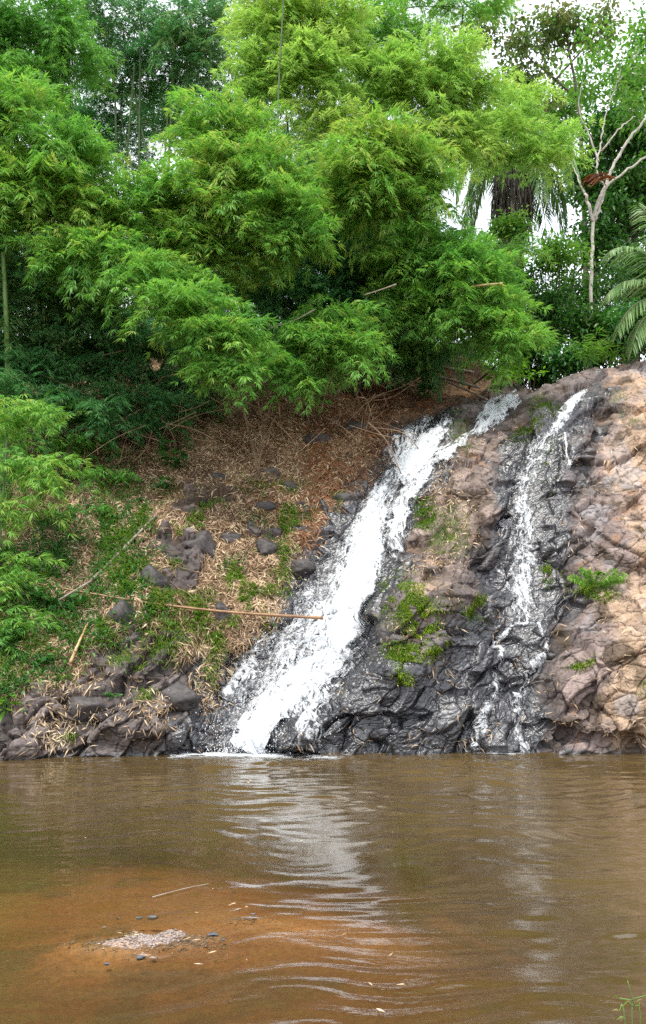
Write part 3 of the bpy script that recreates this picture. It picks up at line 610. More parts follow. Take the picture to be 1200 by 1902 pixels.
# foam lying on the pool at the foot of the falls
def foam_patch(label, u0, u1, y0, y1, dens, seed):
    xx0, _ = gxy(u0, 1402); xx1, _ = gxy(u1, 1402)
    a = np.linspace(0, 1, 160); b = np.linspace(0, 1, 60); A, B = np.meshgrid(a, b)
    x = xx0 + (xx1 - xx0) * A; y = y0 + (y1 - y0) * B
    e = np.minimum.reduce([A * 4, (1 - A) * 4, B * 2, (1 - B) * 2 + .6])
    d = dens - .5 * (1 - np.clip(e, 0, 1)) + .12 * fbm(np.stack([x * 2, y * 3, x * 0], -1), 3, seed)
    z = .016 + .010 * fbm(np.stack([x * 9, y * 9, x * 0], -1), 2, seed) 
    i = np.arange(59)[:, None] * 160 + np.arange(159)[None]
    o = mesh('foam', np.stack([x, y, z], -1), np.stack([i, i + 1, i + 161, i + 160], -1).reshape(-1, 4), M['foam'], None, {'flow': np.stack([y * 1.6, x * .8], -1).reshape(-1, 2), 'dens': d.ravel()}, smooth=True)
    tag(o, label, 'foam', None, 'stuff')
foam_patch('white foam spreading on the pool where the broad cascade lands', 320, 560, 11.5, 12.05, .78, 1)
foam_patch('thin broken foam drifting off from the foot of the broad cascade', 400, 690, 10.9, 11.85, .40, 3)
foam_patch('thin line of foam at the foot of the thin cascade', 800, 1005, 11.8, 12.05, .46, 2)

# ------------------------------------------------------------------ dry leaf litter on the bank
def scatter(maskf, n, u0, u1, v0, v1):
    out_u = []; out_v = []; c = 0
    while c < n:
        u = rng.uniform(u0, u1, n); v = rng.uniform(v0, v1, n)
        k = rng.uniform(0, 1, n) < maskf(u, v); out_u.append(u[k]); out_v.append(v[k]); c += k.sum()
        if k.sum() == 0: break
    return np.concatenate(out_u)[:n], np.concatenate(out_v)[:n]
def litter_leaves(name, n, mf, box, mt, label, L0=.06, L1=.15, lift=.03):
    u, v = scatter(mf, n, *box); n = len(u)
    P = samp(PT, u, v); Nn = samp(NS, u, v); P = P + Nn * rng.uniform(.0, lift, n)[:, None]
    r = nrm(rng.normal(size=(n, 3))); D = nrm(r - (r * Nn).sum(-1, keepdims=True) * Nn * rng.uniform(.55, 1, n)[:, None] - np.array([0, 0, .35]))
    V, q = leaves(P, D, rng.uniform(L0, L1, n) * 1.3, rng.uniform(.012, .024, n), up=Nn, droop=.1)
    v_ = np.clip(rng.beta(2, 2, n) + .25 * samp(nzm, u, v), 0, 1)
    o = mesh(name, V, q, mt, None, {'v': np.repeat(v_, 4)}); tag(o, label, 'leaves', None, 'stuff'); return o
def patchy(s, sc=.02):
    return lambda u, v: np.clip(.5 + fbm(np.stack([u * sc, v * sc, 0 * u + s], -1), 3, s), 0, 1)
litter_leaves('leaf_litter', 76000, lambda u, v: samp(litter, u, v) * np.where(u > 560, .5, 1), (-150, 760, 650, 1330), M['litter'], 'straw coloured dry bamboo leaves matting the earth bank')
litter_leaves('leaf_litter', 12000, lambda u, v: samp(litter, u, v) * sstep(430, 600, u) * (.3 + .7 * patchy(7)(u, v)), (430, 960, 680, 1020), M['litter_red'], 'rust red dry leaves heaped along the wet edge of the bank')
litter_leaves('leaf_litter', 1500, lambda u, v: lmask(u, v, [(150, 1290), (120, 1330), (90, 1370)], [50, 60, 40], 30) * .8 + lmask(u, v, [(240, 1290), (290, 1310), (300, 1330)], [20, 40, 26], 22) + lmask(u, v, [(405, 1230), (370, 1280), (400, 1300)], [30, 40, 30], 20) + lmask(u, v, [(520, 1130), (470, 1190), (405, 1250)], [16, 16, 16], 12), (30, 560, 1100, 1390), M['litter'], 'straw leaves hanging over the low rocks at the water', .06, .13, .03)
litter_leaves('leaf_litter', 1500, lambda u, v: (1 - samp(soil, u, v)) * (1 - samp(fallm, u, v)) * np.where(u > 640, 1, .7) * patchy(9, .03)(u, v) ** 2, (100, 1200, 700, 1390), M['litter'], 'scattered single dry leaves stuck to the bare rock', .05, .11, .012)
litter_leaves('leaf_litter', 1100, lambda u, v: lmask(u, v, [(880, 800), (830, 880), (800, 930), (850, 950), (840, 1040), (780, 1060)], [26, 30, 24, 50, 40, 30], 16) * .9, (740, 960, 760, 1090), M['litter'], 'dry leaves lodged in the crevices right of the broad cascade', .05, .12, .02)

# ------------------------------------------------------------------ green ground plants
def grass_tuft(label, u, v, ru, rv, n, L0=.12, L1=.3, mt='grass', W=.007, group=None, name='grass_tuft', droop=.5, cat='grass'):
    uu = u + np.clip(rng.normal(size=n), -1.7, 1.7) * ru * .5; vv = v + np.clip(rng.normal(size=n), -1.7, 1.7) * rv * .5
    P = S(uu, vv, -.01); Nn = samp(NS, uu, vv); D = nrm(Nn * .5 + np.array([0, -.1, .6]) + rng.normal(size=(n, 3)) * .45)
    V, q = leaves(P, D, rng.uniform(L0, L1, n), W * rng.uniform(.7, 1.4, n), droop=droop)
    o = mesh(name, V, q, M[mt], None, {'v': np.repeat(rng.beta(2, 2, n), 4)}); tag(o, label, cat, group, 'stuff' if name == 'grass' else None); return o
G = 'grass tufts growing on the rocks'
grass_tuft('yellow green grass tuft between the two falls just below the rim', 1010, 765, 34, 22, 420, .1, .24, group=G)
grass_tuft('bushy grass tuft topmost between the upper stream and the thin cascade', 1005, 748, 20, 10, 220, .1, .26, group=G)
grass_tuft('low grass clump below the rim tuft beside the thin cascade', 968, 812, 26, 14, 260, .08, .18, group=G)
grass_tuft('bright grass clump on the wedge between the two upper streams', 852, 800, 20, 34, 520, .08, .2, group=G)
grass_tuft('small grass clump under the narrow upper stream', 870, 835, 14, 14, 150, .06, .14, group=G)
grass_tuft('light green leafy patch on the rock right of the broad cascade', 790, 958, 22, 34, 1600, .05, .12, W=.012, group=G)
grass_tuft('mixed green and straw grass hanging over the brown hollow rock', 830, 990, 44, 52, 1500, .07, .2, group=G)
grass_tuft('tall grass blades in the cleft near the top right rim', 1152, 745, 12, 18, 70, .14, .34, group=G)
grass_tuft('small weed tuft on the rock below the top right rim', 1178, 785, 8, 8, 40, .1, .24, group=G)
grass_tuft('tiny sprig on the pale rock at the right edge below the fern', 1162, 1078, 10, 6, 50, .06, .12, group=G)
grass_tuft('small green weed low on the orange rock at the right edge', 1190, 1285, 8, 18, 60, .06, .14, group=G)
GB = 'grass and weed clumps on the earth bank'
for (u, v, ru, rv, n, lab) in [
    (330, 1150, 60, 60, 1500, 'largest hanging grass clump below the long fallen pole'), (300, 1200, 46, 34, 700, 'grass clump spilling toward the low rocks under the hanging grass'),
    (480, 970, 40, 26, 260, 'weeds between the small rocks in the upper part of the bank'), (430, 1050, 34, 24, 300, 'weed clump in the middle of the bank above the pole'),
    (510, 1020, 22, 30, 200, 'weed clump near the broad cascade beside the squared grey rock'), (570, 960, 24, 16, 160, 'weed clump nearest the broad cascade'),
    (385, 1110, 26, 20, 240, 'small clump right behind the gap in the long pole'), (245, 1060, 34, 26, 320, 'clump left of the tallest upright rock'),
    (400, 1190, 22, 30, 320, 'clump above the orange strand of leaves'), (90, 1040, 60, 40, 800, 'dense grass at the left above the end of the long pole'),
    (60, 1180, 60, 60, 1000, 'dense grass at the left edge halfway down the bank'), (40, 1250, 50, 40, 700, 'lowest dense grass at the left edge'),
    (215, 960, 60, 40, 700, 'thin green growth on the shaded bank under the grey pole'), (200, 880, 60, 30, 500, 'thin green growth high on the shaded bank'),
    (270, 1295, 20, 12, 160, 'small tuft on top of the largest low rock'), (130, 1370, 14, 10, 80, 'small tuft low between two rocks near the pool'), (230, 1225, 40, 20, 300, 'yellowish grass along the ledge over the low rocks')]:
    grass_tuft(lab, u, v, ru, rv, n, .08, .2, 'grass' if v > 1100 else 'herb', .011, GB, 'grass')
def moss_patch(label, u, v, ru, rv, n, rot_=0):
    n = int(n * 1.9); a = math.radians(rot_); x = rng.normal(size=n) * ru * .5; y = rng.normal(size=n) * rv * .5
    uu = u + x * math.cos(a) - y * math.sin(a); vv = v + x * math.sin(a) + y * math.cos(a)
    k = fbm(np.stack([uu * .06, vv * .06, 0 * uu], -1), 3, 400) > -.22; uu = uu[k]; vv = vv[k]; n = len(uu)
    Nn = samp(NS, uu, vv); P = S(uu, vv, -.004); D = nrm(Nn * .45 + rng.normal(size=(n, 3)) * .5 - np.array([0, 0, .15]))
    V, q = leaves(P, D, rng.uniform(.012, .05, n), rng.uniform(.006, .014, n), droop=.3)
    o = mesh('moss', V, q, M['moss'], None, {'v': np.repeat(np.clip(rng.beta(2, 2, n) + .2 * fbm(np.stack([uu * .05, vv * .05, 0 * uu], -1), 2, 402), 0, 1), 4)})
    tag(o, label, 'moss', None, 'stuff')
moss_patch('largest green moss patch on the bulging rock beside the broad cascade', 758, 1120, 52, 42, 9000, 30)
moss_patch('moss hanging below the largest patch toward the dark cleft', 792, 1175, 22, 34, 3200)
moss_patch('rounded lower moss patch on the bulging rock', 750, 1212, 30, 18, 2600, 0)
moss_patch('small moss patch on the rounded rock left of the thin cascade', 885, 1125, 24, 30, 2200, 50)
moss_patch('narrow moss strip beside the upper part of the thin cascade', 1018, 880, 9, 50, 2000, 5)
moss_patch('dark moss cushion right of the thin cascade where it narrows', 1020, 1060, 16, 20, 1500, 40)
moss_patch('moss along the cleft under the fern', 1105, 1095, 44, 16, 2600, 15)
moss_patch('moss under the rim tuft between the falls', 985, 795, 30, 14, 1800, -20)
moss_patch('faint moss stain low on the pinkish rock', 1080, 1235, 24, 8, 700, -15)
moss_patch('small moss trail under the rounded lower patch', 745, 1255, 10, 20, 600, -20)
# leafy herbs
def cover(name, label, n, mf, box, mt, L0, L1, W, hgt):
    u, v = scatter(mf, n, *box); n = len(u); Nn = samp(NS, u, v); P = S(u, v, 0) + Nn * (rng.uniform(.0, 1, n) ** 1.5 * hgt)[:, None]
    D = nrm(Nn * .3 + rng.normal(size=(n, 3)) * .7 + np.array([0, -.2, .1])); V, q = broad(P, D, rng.uniform(L0, L1, n), W * rng.uniform(.6, 1.2, n))
    o = mesh(name, V, q, M[mt], None, {'v': np.repeat(np.clip(rng.beta(2, 2, n) + .2 * samp(nzf, u, v), 0, 1), 6)}); tag(o, label, 'ground cover', None, 'stuff')
pk = lambda s_, sc, th: (lambda u, v: sstep(th, th + .3, fbm(np.stack([u * sc, v * sc, 0 * u + s_], -1), 3, s_)))
cover('undergrowth', 'low green undergrowth covering the left side of the bank', 13000, lambda u, v: samp(litter, u, v) * sstep(420, 60, u) * np.clip(.2 + pk(31, .02, -.15)(u, v), 0, 1) * sstep(820, 940, v), (-120, 320, 800, 1330), 'herb', .05, .12, .03, .14)
cover('undergrowth', 'grassy growth covering the left side of the bank', 6000, lambda u, v: samp(litter, u, v) * sstep(380, 120, u) * pk(37, .025, -.15)(u, v) * sstep(800, 900, v), (-120, 400, 780, 1330), 'grass', .10, .22, .012, .08)
cover('undergrowth', 'little green weeds dotted among the dry leaves', 8500, lambda u, v: samp(litter, u, v) * pk(33, .03, .02)(u, v) * sstep(880, 960, v), (180, 640, 860, 1330), 'grass', .05, .11, .022, .09)
def herb(name, label, cat, u, v, h, n, L0, L1, W, mt='herb', stems=4, spread=.5, group=None, lift=0, Y=None):
    b = S(np.array([float(u)]), np.array([float(v)]), -.02)[0] if Y is None else at(u, v, Y)
    root = empty(name, b, label, cat, group); sm = MB(); lf = MB()
    for s_ in range(stems):
        d = nrm(np.array([rng.normal() * spread, -abs(rng.normal()) * spread * .6, 1.0])); hh = h * rng.uniform(.6, 1.1)
        c = curve([b, b + d * hh * .5 + rng.normal(size=3) * .02, b + d * hh + np.array([d[0] * .3, d[1] * .3, -.1]) * hh], 12); sm.tube(c, np.linspace(.007, .003, 12), 5)
        m = n // stems; t = rng.uniform(.25, 1, m); P = np.stack([np.interp(t, np.linspace(0, 1, 12), c[:, k]) for k in range(3)], -1)
        D = nrm(np.stack([rng.normal(size=m), rng.normal(size=m), rng.normal(size=m) * .4 + .1], -1)); P = P + D * rng.uniform(0, .05, m)[:, None] * (h / .4)
        V, q = broad(P, D, rng.uniform(L0, L1, m), W * rng.uniform(.7, 1.2, m)); lf.add(V, q, np.repeat(rng.beta(2, 2, m), 6))
    sm.build('stem', M['greenculm'], root); lf.build('foliage', M[mt], root); return root
herb('broadleaf_plant', 'dark broad leaved seedling standing in the shade of the bamboo on the litter', 'plant', 318, 880, .62, 60, .14, .24, .085, stems=4)
herb('broadleaf_plant', 'low broad leaved seedling in front of the dark seedling', 'plant', 305, 910, .3, 26, .1, .18, .06, stems=3)
herb('leafy_shrub', 'leafy shrub at the left end of the long fallen pole', 'shrub', 110, 1130, .55, 170, .08, .16, .045, stems=8, spread=.9)
herb('leafy_shrub', 'low leafy shrub hanging just left of the leafy shrub at the pole end', 'shrub', 50, 1120, .5, 150, .07, .14, .04, stems=8, spread=.9)
herb('leafy_shrub', 'pale leaved shrub above the straw leaves on the low rocks', 'shrub', 75, 1235, .4, 110, .07, .13, .04, stems=7, spread=.9)
herb('leafy_shrub', 'small dark green creeper on the face of the low rocks', 'shrub', 205, 1280, .14, 160, .02, .045, .02, stems=9, spread=1.6)
herb('seedling', 'bright seedling at the top of the hanging grass under the upright rock', 'plant', 245, 1100, .16, 14, .07, .11, .04, mt='fern', stems=2)
herb('seedling', 'small seedling on the bank close to the squared rock', 'plant', 545, 985, .16, 24, .05, .09, .03, mt='fern', stems=3)
herb('seedling', 'pair of broad green leaves low at the left edge of the bank', 'plant', 12, 1330, .34, 24, .10, .2, .06, mt='fern', stems=4)
herb('young_tree', 'young tree with dark leaves leaning over the rim behind the upper stream', 'tree', 805, 745, 1.5, 420, .12, .22, .06, mt='herb', stems=7, spread=.8)
herb('young_tree', 'bright leaved young tree hanging beside the rim at the edge of the bamboo', 'tree', 925, 728, .9, 260, .12, .2, .06, mt='fern', stems=6, spread=.6)
# fern
fb = S(np.array([1103.]), np.array([1092.]), -.01)[0]
fern = empty('fern', fb, 'bright green fern growing out of the cleft in the rock on the right', 'fern')
for k in range(11):
    a = rng.uniform(-1, 1) if k else 0; d = nrm(np.array([math.sin(a * 1.6 - .5), -.55, .65 * math.cos(a * 1.2)])); Lf = rng.uniform(.38, .6); sd_ = nrm(np.cross(d, [0, -1, .6]))
    c = curve([fb, fb + d * Lf * .6, fb + d * Lf - np.array([0, 0, .12 * Lf])], 18); m_ = MB(); m_.tube(c, .003, 4)
    t = np.linspace(.15, 1, 24); P = np.stack([np.interp(t, np.linspace(0, 1, 18), c[:, j]) for j in range(3)], -1)
    for s_ in (-1, 1):
        D = nrm(np.broadcast_to(sd_ * s_ + d * .45, P.shape) + rng.normal(size=P.shape) * .08); V, q = leaves(P, D, .085 * np.sin(np.clip(t * 3.0, 0.3, 3.0)) + .018, .02, droop=.15); m_.add(V, q, np.repeat(rng.uniform(.2, 1, len(t)), 4))
    m_.build('frond', M['fern'], fern)

# ------------------------------------------------------------------ loose rocks
def rock_obj(name, label, c, r, mt, seed, group=None, cat='rock', sub=4, flat=None):
    import bmesh
    bm = bmesh.new(); bmesh.ops.create_icosphere(bm, subdivisions=sub, radius=1); V = np.array([v.co[:] for v in bm.verts]); Fi = np.array([[v.index for v in f.verts] for f in bm.faces]); bm.free()
    d = nrm(V); Q = d + seed * 3.7; h, e = cells(Q * 1.5, seed); h2_, e2_ = cells(Q * 3.4, seed + 9)
    rs = np.random.default_rng(seed); pn = nrm(rs.normal(size=(15, 3))); pd = rs.uniform(.66, .98, 15); rr = np.minimum(1.12, np.min(pd[None] / np.maximum(d @ pn.T, .05), axis=1)) + .05 * fbm(Q * 2.2, 3, seed) + .025 * h2_ - .03 * np.exp(-e2_ / .06) + .018 * fbm(Q * 9, 3, seed)
    V = d * rr[:, None] * np.array(r) ; V = V + np.array(c)
    root = mesh(name, V - np.array(c), Fi, mt, None, {'v': .5 + .3 * h}, smooth=True); root.location = c; tag(root, label, cat, group); return root
GR = 'dark rocks sticking out of the bank'
for k, (u, v, ru, rv, lab) in enumerate([
    (290, 1085, 27, 36, 'tallest upright rock standing in the litter above the long pole'), (226, 1150, 24, 34, 'black squared rock just below the long fallen pole'),
    (372, 1015, 32, 30, 'rounded dark rock in the middle of the upper bank'), (497, 1025, 22, 24, 'grey squared rock on the bank near the broad cascade'),
    (345, 1035, 16, 12, 'small low rock left of the rounded dark rock'), (430, 1000, 22, 14, 'small flat dark rock on the upper bank'),
    (505, 885, 18, 12, 'bluish grey stone lying under the bare stems'), (405, 890, 14, 10, 'mossy dark stone in the shaded litter'),
    (560, 1060, 26, 18, 'dark rock at the edge of the broad cascade above the pole end'), (412, 1150, 18, 28, 'dark rock hidden behind the long pole'),
    (600, 820, 34, 14, 'flat mossy dark rock under the bamboo roots'), (490, 945, 26, 14, 'pale topped rock between the weeds'), (540, 905, 20, 12, 'rock at the end of the dry stems'),
    (640, 935, 26, 14, 'grey rock among the rust red leaves'), (150, 1330, 34, 26, 'rounded low rock between the straw leaves'), (660, 800, 22, 14, 'dark stone above the rust red leaves'), (330, 1290, 40, 24, 'angular low rock beside the straw strand')]):
    c = samp(PT, np.array([float(u)]), np.array([float(v)]))[0]; s_ = c[1] / F
    rock_obj('bank_rock', lab, c - samp(NS, np.array([float(u)]), np.array([float(v)]))[0] * .3 * min(ru, rv) * s_, (ru * s_ * 1.05, min(ru, rv) * s_ * 1.0, rv * s_ * 1.05), M['stone'], 500 + k * 13, GR)

# ------------------------------------------------------------------ dead poles, twigs
def pole(name, label, pts, r0, r1, mt, cat='bamboo pole', nodes=.35, group=None):
    c = curve(pts, 30); L = np.linalg.norm(np.diff(c, axis=0), axis=1).sum()
    n = max(12, int(L / .045)); q = np.linspace(0, 1, n); t = np.linspace(0, 1, 30); P = np.stack([np.interp(q, t, c[:, k]) for k in range(3)], -1)
    R = np.interp(q, [0, 1], [r0, r1]); ph = (q * L / nodes) % 1; R = R * (1 + .16 * np.exp(-((ph - .5) / .07) ** 2))
    mb = MB(); mb.tube(P, R, 8); o = mb.build(name, mt, None, True); tag(o, label, cat, group); return o
def L_(u, v, off=.04): return S(np.array([float(u)]), np.array([float(v)]), off)[0]
pole('bamboo_pole', 'longest brown bamboo pole lying across the bank and reaching into the broad cascade', [at(60, 1082, 13.0), at(180, 1104, 12.95), at(310, 1124, 12.93), at(440, 1138, 12.97), at(600, 1148, 13.04)], .009, .024, M['redculm'])
pole('bamboo_pole', 'grey bamboo pole slanting up the bank behind the longest pole', [L_(165, 1088, .06), L_(225, 1030, .06), L_(290, 965, .05)], .028, .020, M['greyculm'])
pole('bamboo_pole', 'thin grey pole continuing down left of the slanting grey pole', [L_(120, 1142, .25), L_(165, 1092, .2)], .014, .014, M['greyculm'])
pole('bamboo_pole', 'short straw coloured pole standing on the low rocks', [L_(163, 1165, .12), L_(152, 1200, .13), L_(141, 1235, .14)], .016, .024, M['dryculm'])
pole('bamboo_pole', 'cut yellow bamboo pole with a pale end poking from the shaded foliage', [L_(172, 818, .3), L_(210, 832, .35), L_(248, 848, .4)], .02, .026, M['dryculm'])
pole('bamboo_pole', 'short yellow stick among the left foliage', [L_(30, 758, .5), L_(88, 782, .6)], .014, .02, M['dryculm'])
pole('bare_cane', 'longer bare stem hanging from the bamboo to the bank', [at(440, 725, 16.6), at(462, 800, 16.4), L_(482, 885, .02)], .02, .03, M['twig'], 'stem')
pole('bare_cane', 'bare stem crossing behind the longer bare stem', [at(505, 745, 16.4), at(490, 800, 16.2), L_(478, 895, .02)], .010, .016, M['twig'], 'stem')
pole('bare_cane', 'bare stem slanting to the right of the longer bare stem', [at(478, 740, 16.7), at(492, 800, 16.5), L_(512, 868, .02)], .016, .018, M['twig'], 'stem')
pole('bamboo_pole', 'upper of the long fallen culms lying in the shade behind the broad cascade', [at(675, 655, 18.8), at(780, 675, 18.4), at(880, 692, 18.0)], .04, .035, M['greyculm'])
pole('bamboo_pole', 'lower of the long fallen culms lying in the shade behind the broad cascade', [at(680, 685, 18.4), at(790, 695, 18.2), at(892, 720, 17.8)], .035, .035, M['greyculm'])
pole('bamboo_pole', 'thin fallen culm slanting down to the rim behind the upper stream', [at(810, 700, 18.4), at(860, 722, 18), at(905, 742, 17.2)], .02, .02, M['greyculm'])
pole('bamboo_pole', 'broken pale culm jutting out of the bamboo at the right', [at(855, 536, 15.7), at(895, 530, 15.4), at(933, 527, 15.2)], .02, .026, M['dryculm'])
pole('bamboo_pole', 'thin tan culm inside the foliage left of the broken pale culm', [at(676, 548, 15.0), at(708, 538, 14.8), at(736, 528, 14.7)], .010, .014, M['greyculm'])
pole('bamboo_pole', 'bent pale culm under the low central foliage', [at(500, 610, 15.2), at(545, 596, 15), at(585, 575, 14.8)], .010, .014, M['greyculm'])
mb = MB()
for k in range(460):      # tangle of thin dead twigs under the bamboo
    u, v = rng.uniform(0, 720), rng.uniform(600, 800); Yb = float(samp(PT[..., 1], np.array([u]), np.array([max(v, 645.)]))[0]) - rng.uniform(.2, 2.4)
    a = rng.uniform(-1.3, 1.3) + (math.pi if rng.uniform() < .3 else 0); Lp = rng.uniform(30, 150); du, dv = math.sin(a) * Lp, math.cos(a) * Lp * .8
    c = curve([at(u, v, Yb), at(u + du * .5 + rng.normal() * 8, v + dv * .5 + rng.normal() * 8, Yb), at(u + du, min(v + dv, 880), Yb - .2)], 8)
    mb.tube(c, rng.uniform(.004, .013), 4, rng.uniform())
for k in range(90):
    u, v = rng.uniform(0, 520), rng.uniform(850, 1100); a = rng.uniform(-1.5, 1.5); Lp = rng.uniform(20, 90)
    c = np.array([L_(u + math.sin(a) * Lp * t, v + math.cos(a) * Lp * t, .03 + .06 * t) for t in np.linspace(0, 1, 5)]); mb.tube(c, rng.uniform(.003, .007), 4, rng.uniform())
tag(mb.build('dead_twigs', M['twig']), 'tangle of thin dead twigs under the bamboo', 'twigs', None, 'stuff')

# ------------------------------------------------------------------ bamboo
def spray_proto(seed, L=1.0, nodes=19, per=8, leafL=(.11, .19), W=.021):
    """One drooping branch: axis along +X bending to -Z, fans of narrow leaves at its nodes."""
    r = np.random.default_rng(seed); Ps = []; Ds = []
    for k in range(nodes):
        t = (k + .6) / nodes; x = L * t * (1 - .18 * t); z = .10 * math.sin(t * 3) - .42 * L * t ** 2.2
        side = (-1) ** k; tw = r.uniform(.08, .26) * (1.15 - .6 * t); b = np.array([x, side * tw * r.uniform(.5, 1) , z + r.uniform(-.10, .06)])
        ad = nrm(np.array([.75, side * r.uniform(.3, 1.0), -.35 - .5 * t]))
        for j in range(per):
            a = (j / (per - 1) - .5) * 2.3; d = nrm(ad * math.cos(a) + nrm(np.cross(ad, [0, .25 * side, 1])) * math.sin(a) + r.normal(size=3) * .16 + np.array([0, 0, -.18]))
            Ps.append(b + d * .01); Ds.append(d)
    Ps = np.array(Ps); Ds = np.array(Ds); n = len(Ps)
    V, q = leaves(Ps, Ds, r.uniform(*leafL, n), r.uniform(.8, 1.15, n) * W, droop=.12)
    return V, q, n
PROTO = [spray_proto(k) for k in range(8)]
PROTO_HANG = [spray_proto(20 + k, 1.1, 16, 8) for k in range(4)]
def place_sprays(P, D, sc, vals, protos=PROTO):
    """Copies of the spray at points P, pointing along D; returns verts, quads, per-vertex value."""
    Vs = []; Qs = []; As = []; off = 0; pick = rng.integers(0, len(protos), len(P))
    for k, (V, q, n) in enumerate(protos):
        m = pick == k; p = P[m]; d = D[m].copy(); s = sc[m]; c = len(p)
        if c == 0: continue
        h = nrm(d * np.array([1, 1, 0]) + 1e-6); pitch = np.clip(d[:, 2], -.8, .8)[:, None]
        X_ = nrm(h + np.array([0, 0, 1.0]) * pitch); Y_a = nrm(np.cross(np.array([0, 0, 1.0]), X_)); Z_ = np.cross(X_, Y_a)
        W = p[:, None] + s[:, None, None] * (V[None, :, :1] * X_[:, None] + V[None, :, 1:2] * Y_a[:, None] + V[None, :, 2:] * Z_[:, None])
        Vs.append(W.reshape(-1, 3)); Qs.append((q[None] + (np.arange(c) * len(V))[:, None, None]).reshape(-1, 4) + off); off += c * len(V)
        a = vals[m][:, None] + np.repeat(rng.normal(size=(c, n // 8 + 1)) * .10, 8, axis=1)[:, :n] + rng.normal(size=(c, n)) * .09
        As.append(np.repeat(np.clip(a, 0, 1), 4, axis=1).ravel())
    return np.concatenate(Vs), np.concatenate(Qs), np.concatenate(As)
def plume(label, blobs, root_uv, mt='bamboo', dens=13.0, val=.5, culms=2, group='arching bamboos over the bank', rootY=None, hang=False, scale=1.0, inner=.35, name='bamboo'):
    Ps = []; Ds = []; Vl = []
    cents = []
    for (u, v, ru, rv, Y) in blobs:
        c = at(u, v, Y); k = Y / F * 1.07; rx, rz = ru * k, rv * k; ry = min(rx, rz) * .95; cents.append(c)
        area = 4 * math.pi * (rx * rz * .5 + ry * (rx + rz) * .25); n = int(area * dens / scale ** 2)
        d = nrm(rng.normal(size=(n, 3))); d[:, 2] = np.where((d[:, 2] < -.35) & (rng.uniform(size=n) < .55), -d[:, 2], d[:, 2])
        lump = 1 + .16 * fbm(d * 1.9 + u * .01, 3, int(u)) 
        rad = np.where(rng.uniform(size=n) < inner, rng.uniform(.25, .8, n), rng.uniform(.72, .92, n)) * lump
        p = c + d * rad[:, None] * np.array([rx, ry, rz]); o = nrm(d * np.array([1, .9, .55]) + rng.normal(size=(n, 3)) * .30 + np.array([0, -.12, .16]))
        Ps.append(p - o * .35 * scale); Ds.append(o); Vl.append(np.clip(val + .21 + .16 * fbm(p * .9, 2, 7) + rng.normal(size=n) * .06, 0, 1))
    P = np.concatenate(Ps); D = np.concatenate(Ds); vl = np.concatenate(Vl); sc = rng.uniform(.7, 1.1, len(P)) * scale
    V, q, a = place_sprays(P, D, sc, vl, PROTO_HANG if hang else PROTO)
    if rootY is None: rb = samp(PT, np.array([float(root_uv[0])]), np.array([float(root_uv[1])]))[0]
    else: rb = at(root_uv[0], root_uv[1], rootY)
    root = empty(name, rb, label, 'bamboo', group)
    mesh('foliage', V, q, M[mt], root, {'v': a})
    cents = np.array(cents)
    for j in range(culms):
        e = cents[min(j * max(1, len(cents) // max(1, culms)), len(cents) - 1)]; last = cents[-1 - (j % len(cents))]
        mid = np.array([rb[0] * .6 + e[0] * .4, rb[1], max(rb[2], e[2]) * .55 + rb[2] * .25 + 1.0]); b0 = rb + np.array([rng.normal() * .25, rng.normal() * .2 + .1, -.15])
        cc = curve([b0, mid + rng.normal(size=3) * .2, e, last], 40); m_ = MB(); m_.tube(cc, np.linspace(.04, .008, 40), 6); m_.build('culm', M['culm'], root, True)
    return root
plume('bamboo arching low from the left, its bright tip hanging over the litter bank', [(170, 480, 120, 55, 14.6), (275, 520, 90, 52, 14.3), (355, 575, 80, 52, 14.0), (405, 635, 62, 52, 13.9), (430, 690, 36, 42, 13.9)], (180, 720), val=.42, culms=2)
plume('large rounded bamboo in the middle of the picture with a drooping right tip', [(420, 260, 105, 78, 15.4), (450, 350, 125, 100, 15.1), (520, 410, 66, 66, 14.8), (330, 390, 90, 80, 15.3), (400, 460, 120, 70, 15.3), (555, 455, 30, 45, 14.7)], (420, 700), val=.55, culms=3)
plume('bright bamboo filling the left edge in front of the darker ones', [(20, 215, 60, 75, 14.6), (110, 300, 95, 80, 14.8), (60, 390, 130, 100, 14.9), (170, 400, 80, 70, 15), (-60, 330, 100, 130, 15)], (40, 700), val=.5, culms=2)
plume('tall yellow green bamboo rising to the top edge left of the sky gap', [(520, 55, 92, 85, 16.8), (575, 150, 72, 80, 16.6), (490, 150, 50, 70, 16.8), (620, 60, 50, 70, 17), (600, 230, 45, 50, 16.6), (540, -60, 110, 70, 17)], (560, 680), 'bamboo_pale', val=.5, culms=2)
plume('bamboo with a domed bright crown right of the middle', [(690, 275, 88, 50, 15.6), (650, 320, 62, 60, 15.2), (760, 310, 70, 60, 15.7), (790, 370, 42, 66, 15.9), (700, 380, 80, 60, 15.7)], (680, 690), val=.6, culms=2)
plume('bamboo reaching up to the sky gap with a bright yellow green dome', [(800, 125, 90, 52, 17.4), (740, 170, 62, 55, 17.2), (850, 180, 80, 50, 17.6), (700, 130, 50, 60, 17.5), (820, 250, 90, 50, 17.4)], (760, 680), 'bamboo_pale', val=.42, culms=2)
plume('pale bamboo spreading right in front of the palm crown', [(930, 255, 75, 52, 18.6), (1000, 285, 60, 36, 18.6), (960, 200, 55, 50, 19), (905, 290, 56, 22, 18.6), (1040, 265, 36, 30, 18.8)], (860, 680), 'bamboo_pale', dens=8, val=.4, culms=1)
plume('bamboo drooping right over the top of the broad cascade', [(785, 490, 80, 70, 16.3), (870, 530, 80, 80, 16.2), (900, 600, 66, 62, 16.0), (945, 640, 38, 50, 15.9), (780, 580, 80, 60, 16.5), (830, 480, 36, 26, 16.8)], (800, 680), val=.42, culms=2)
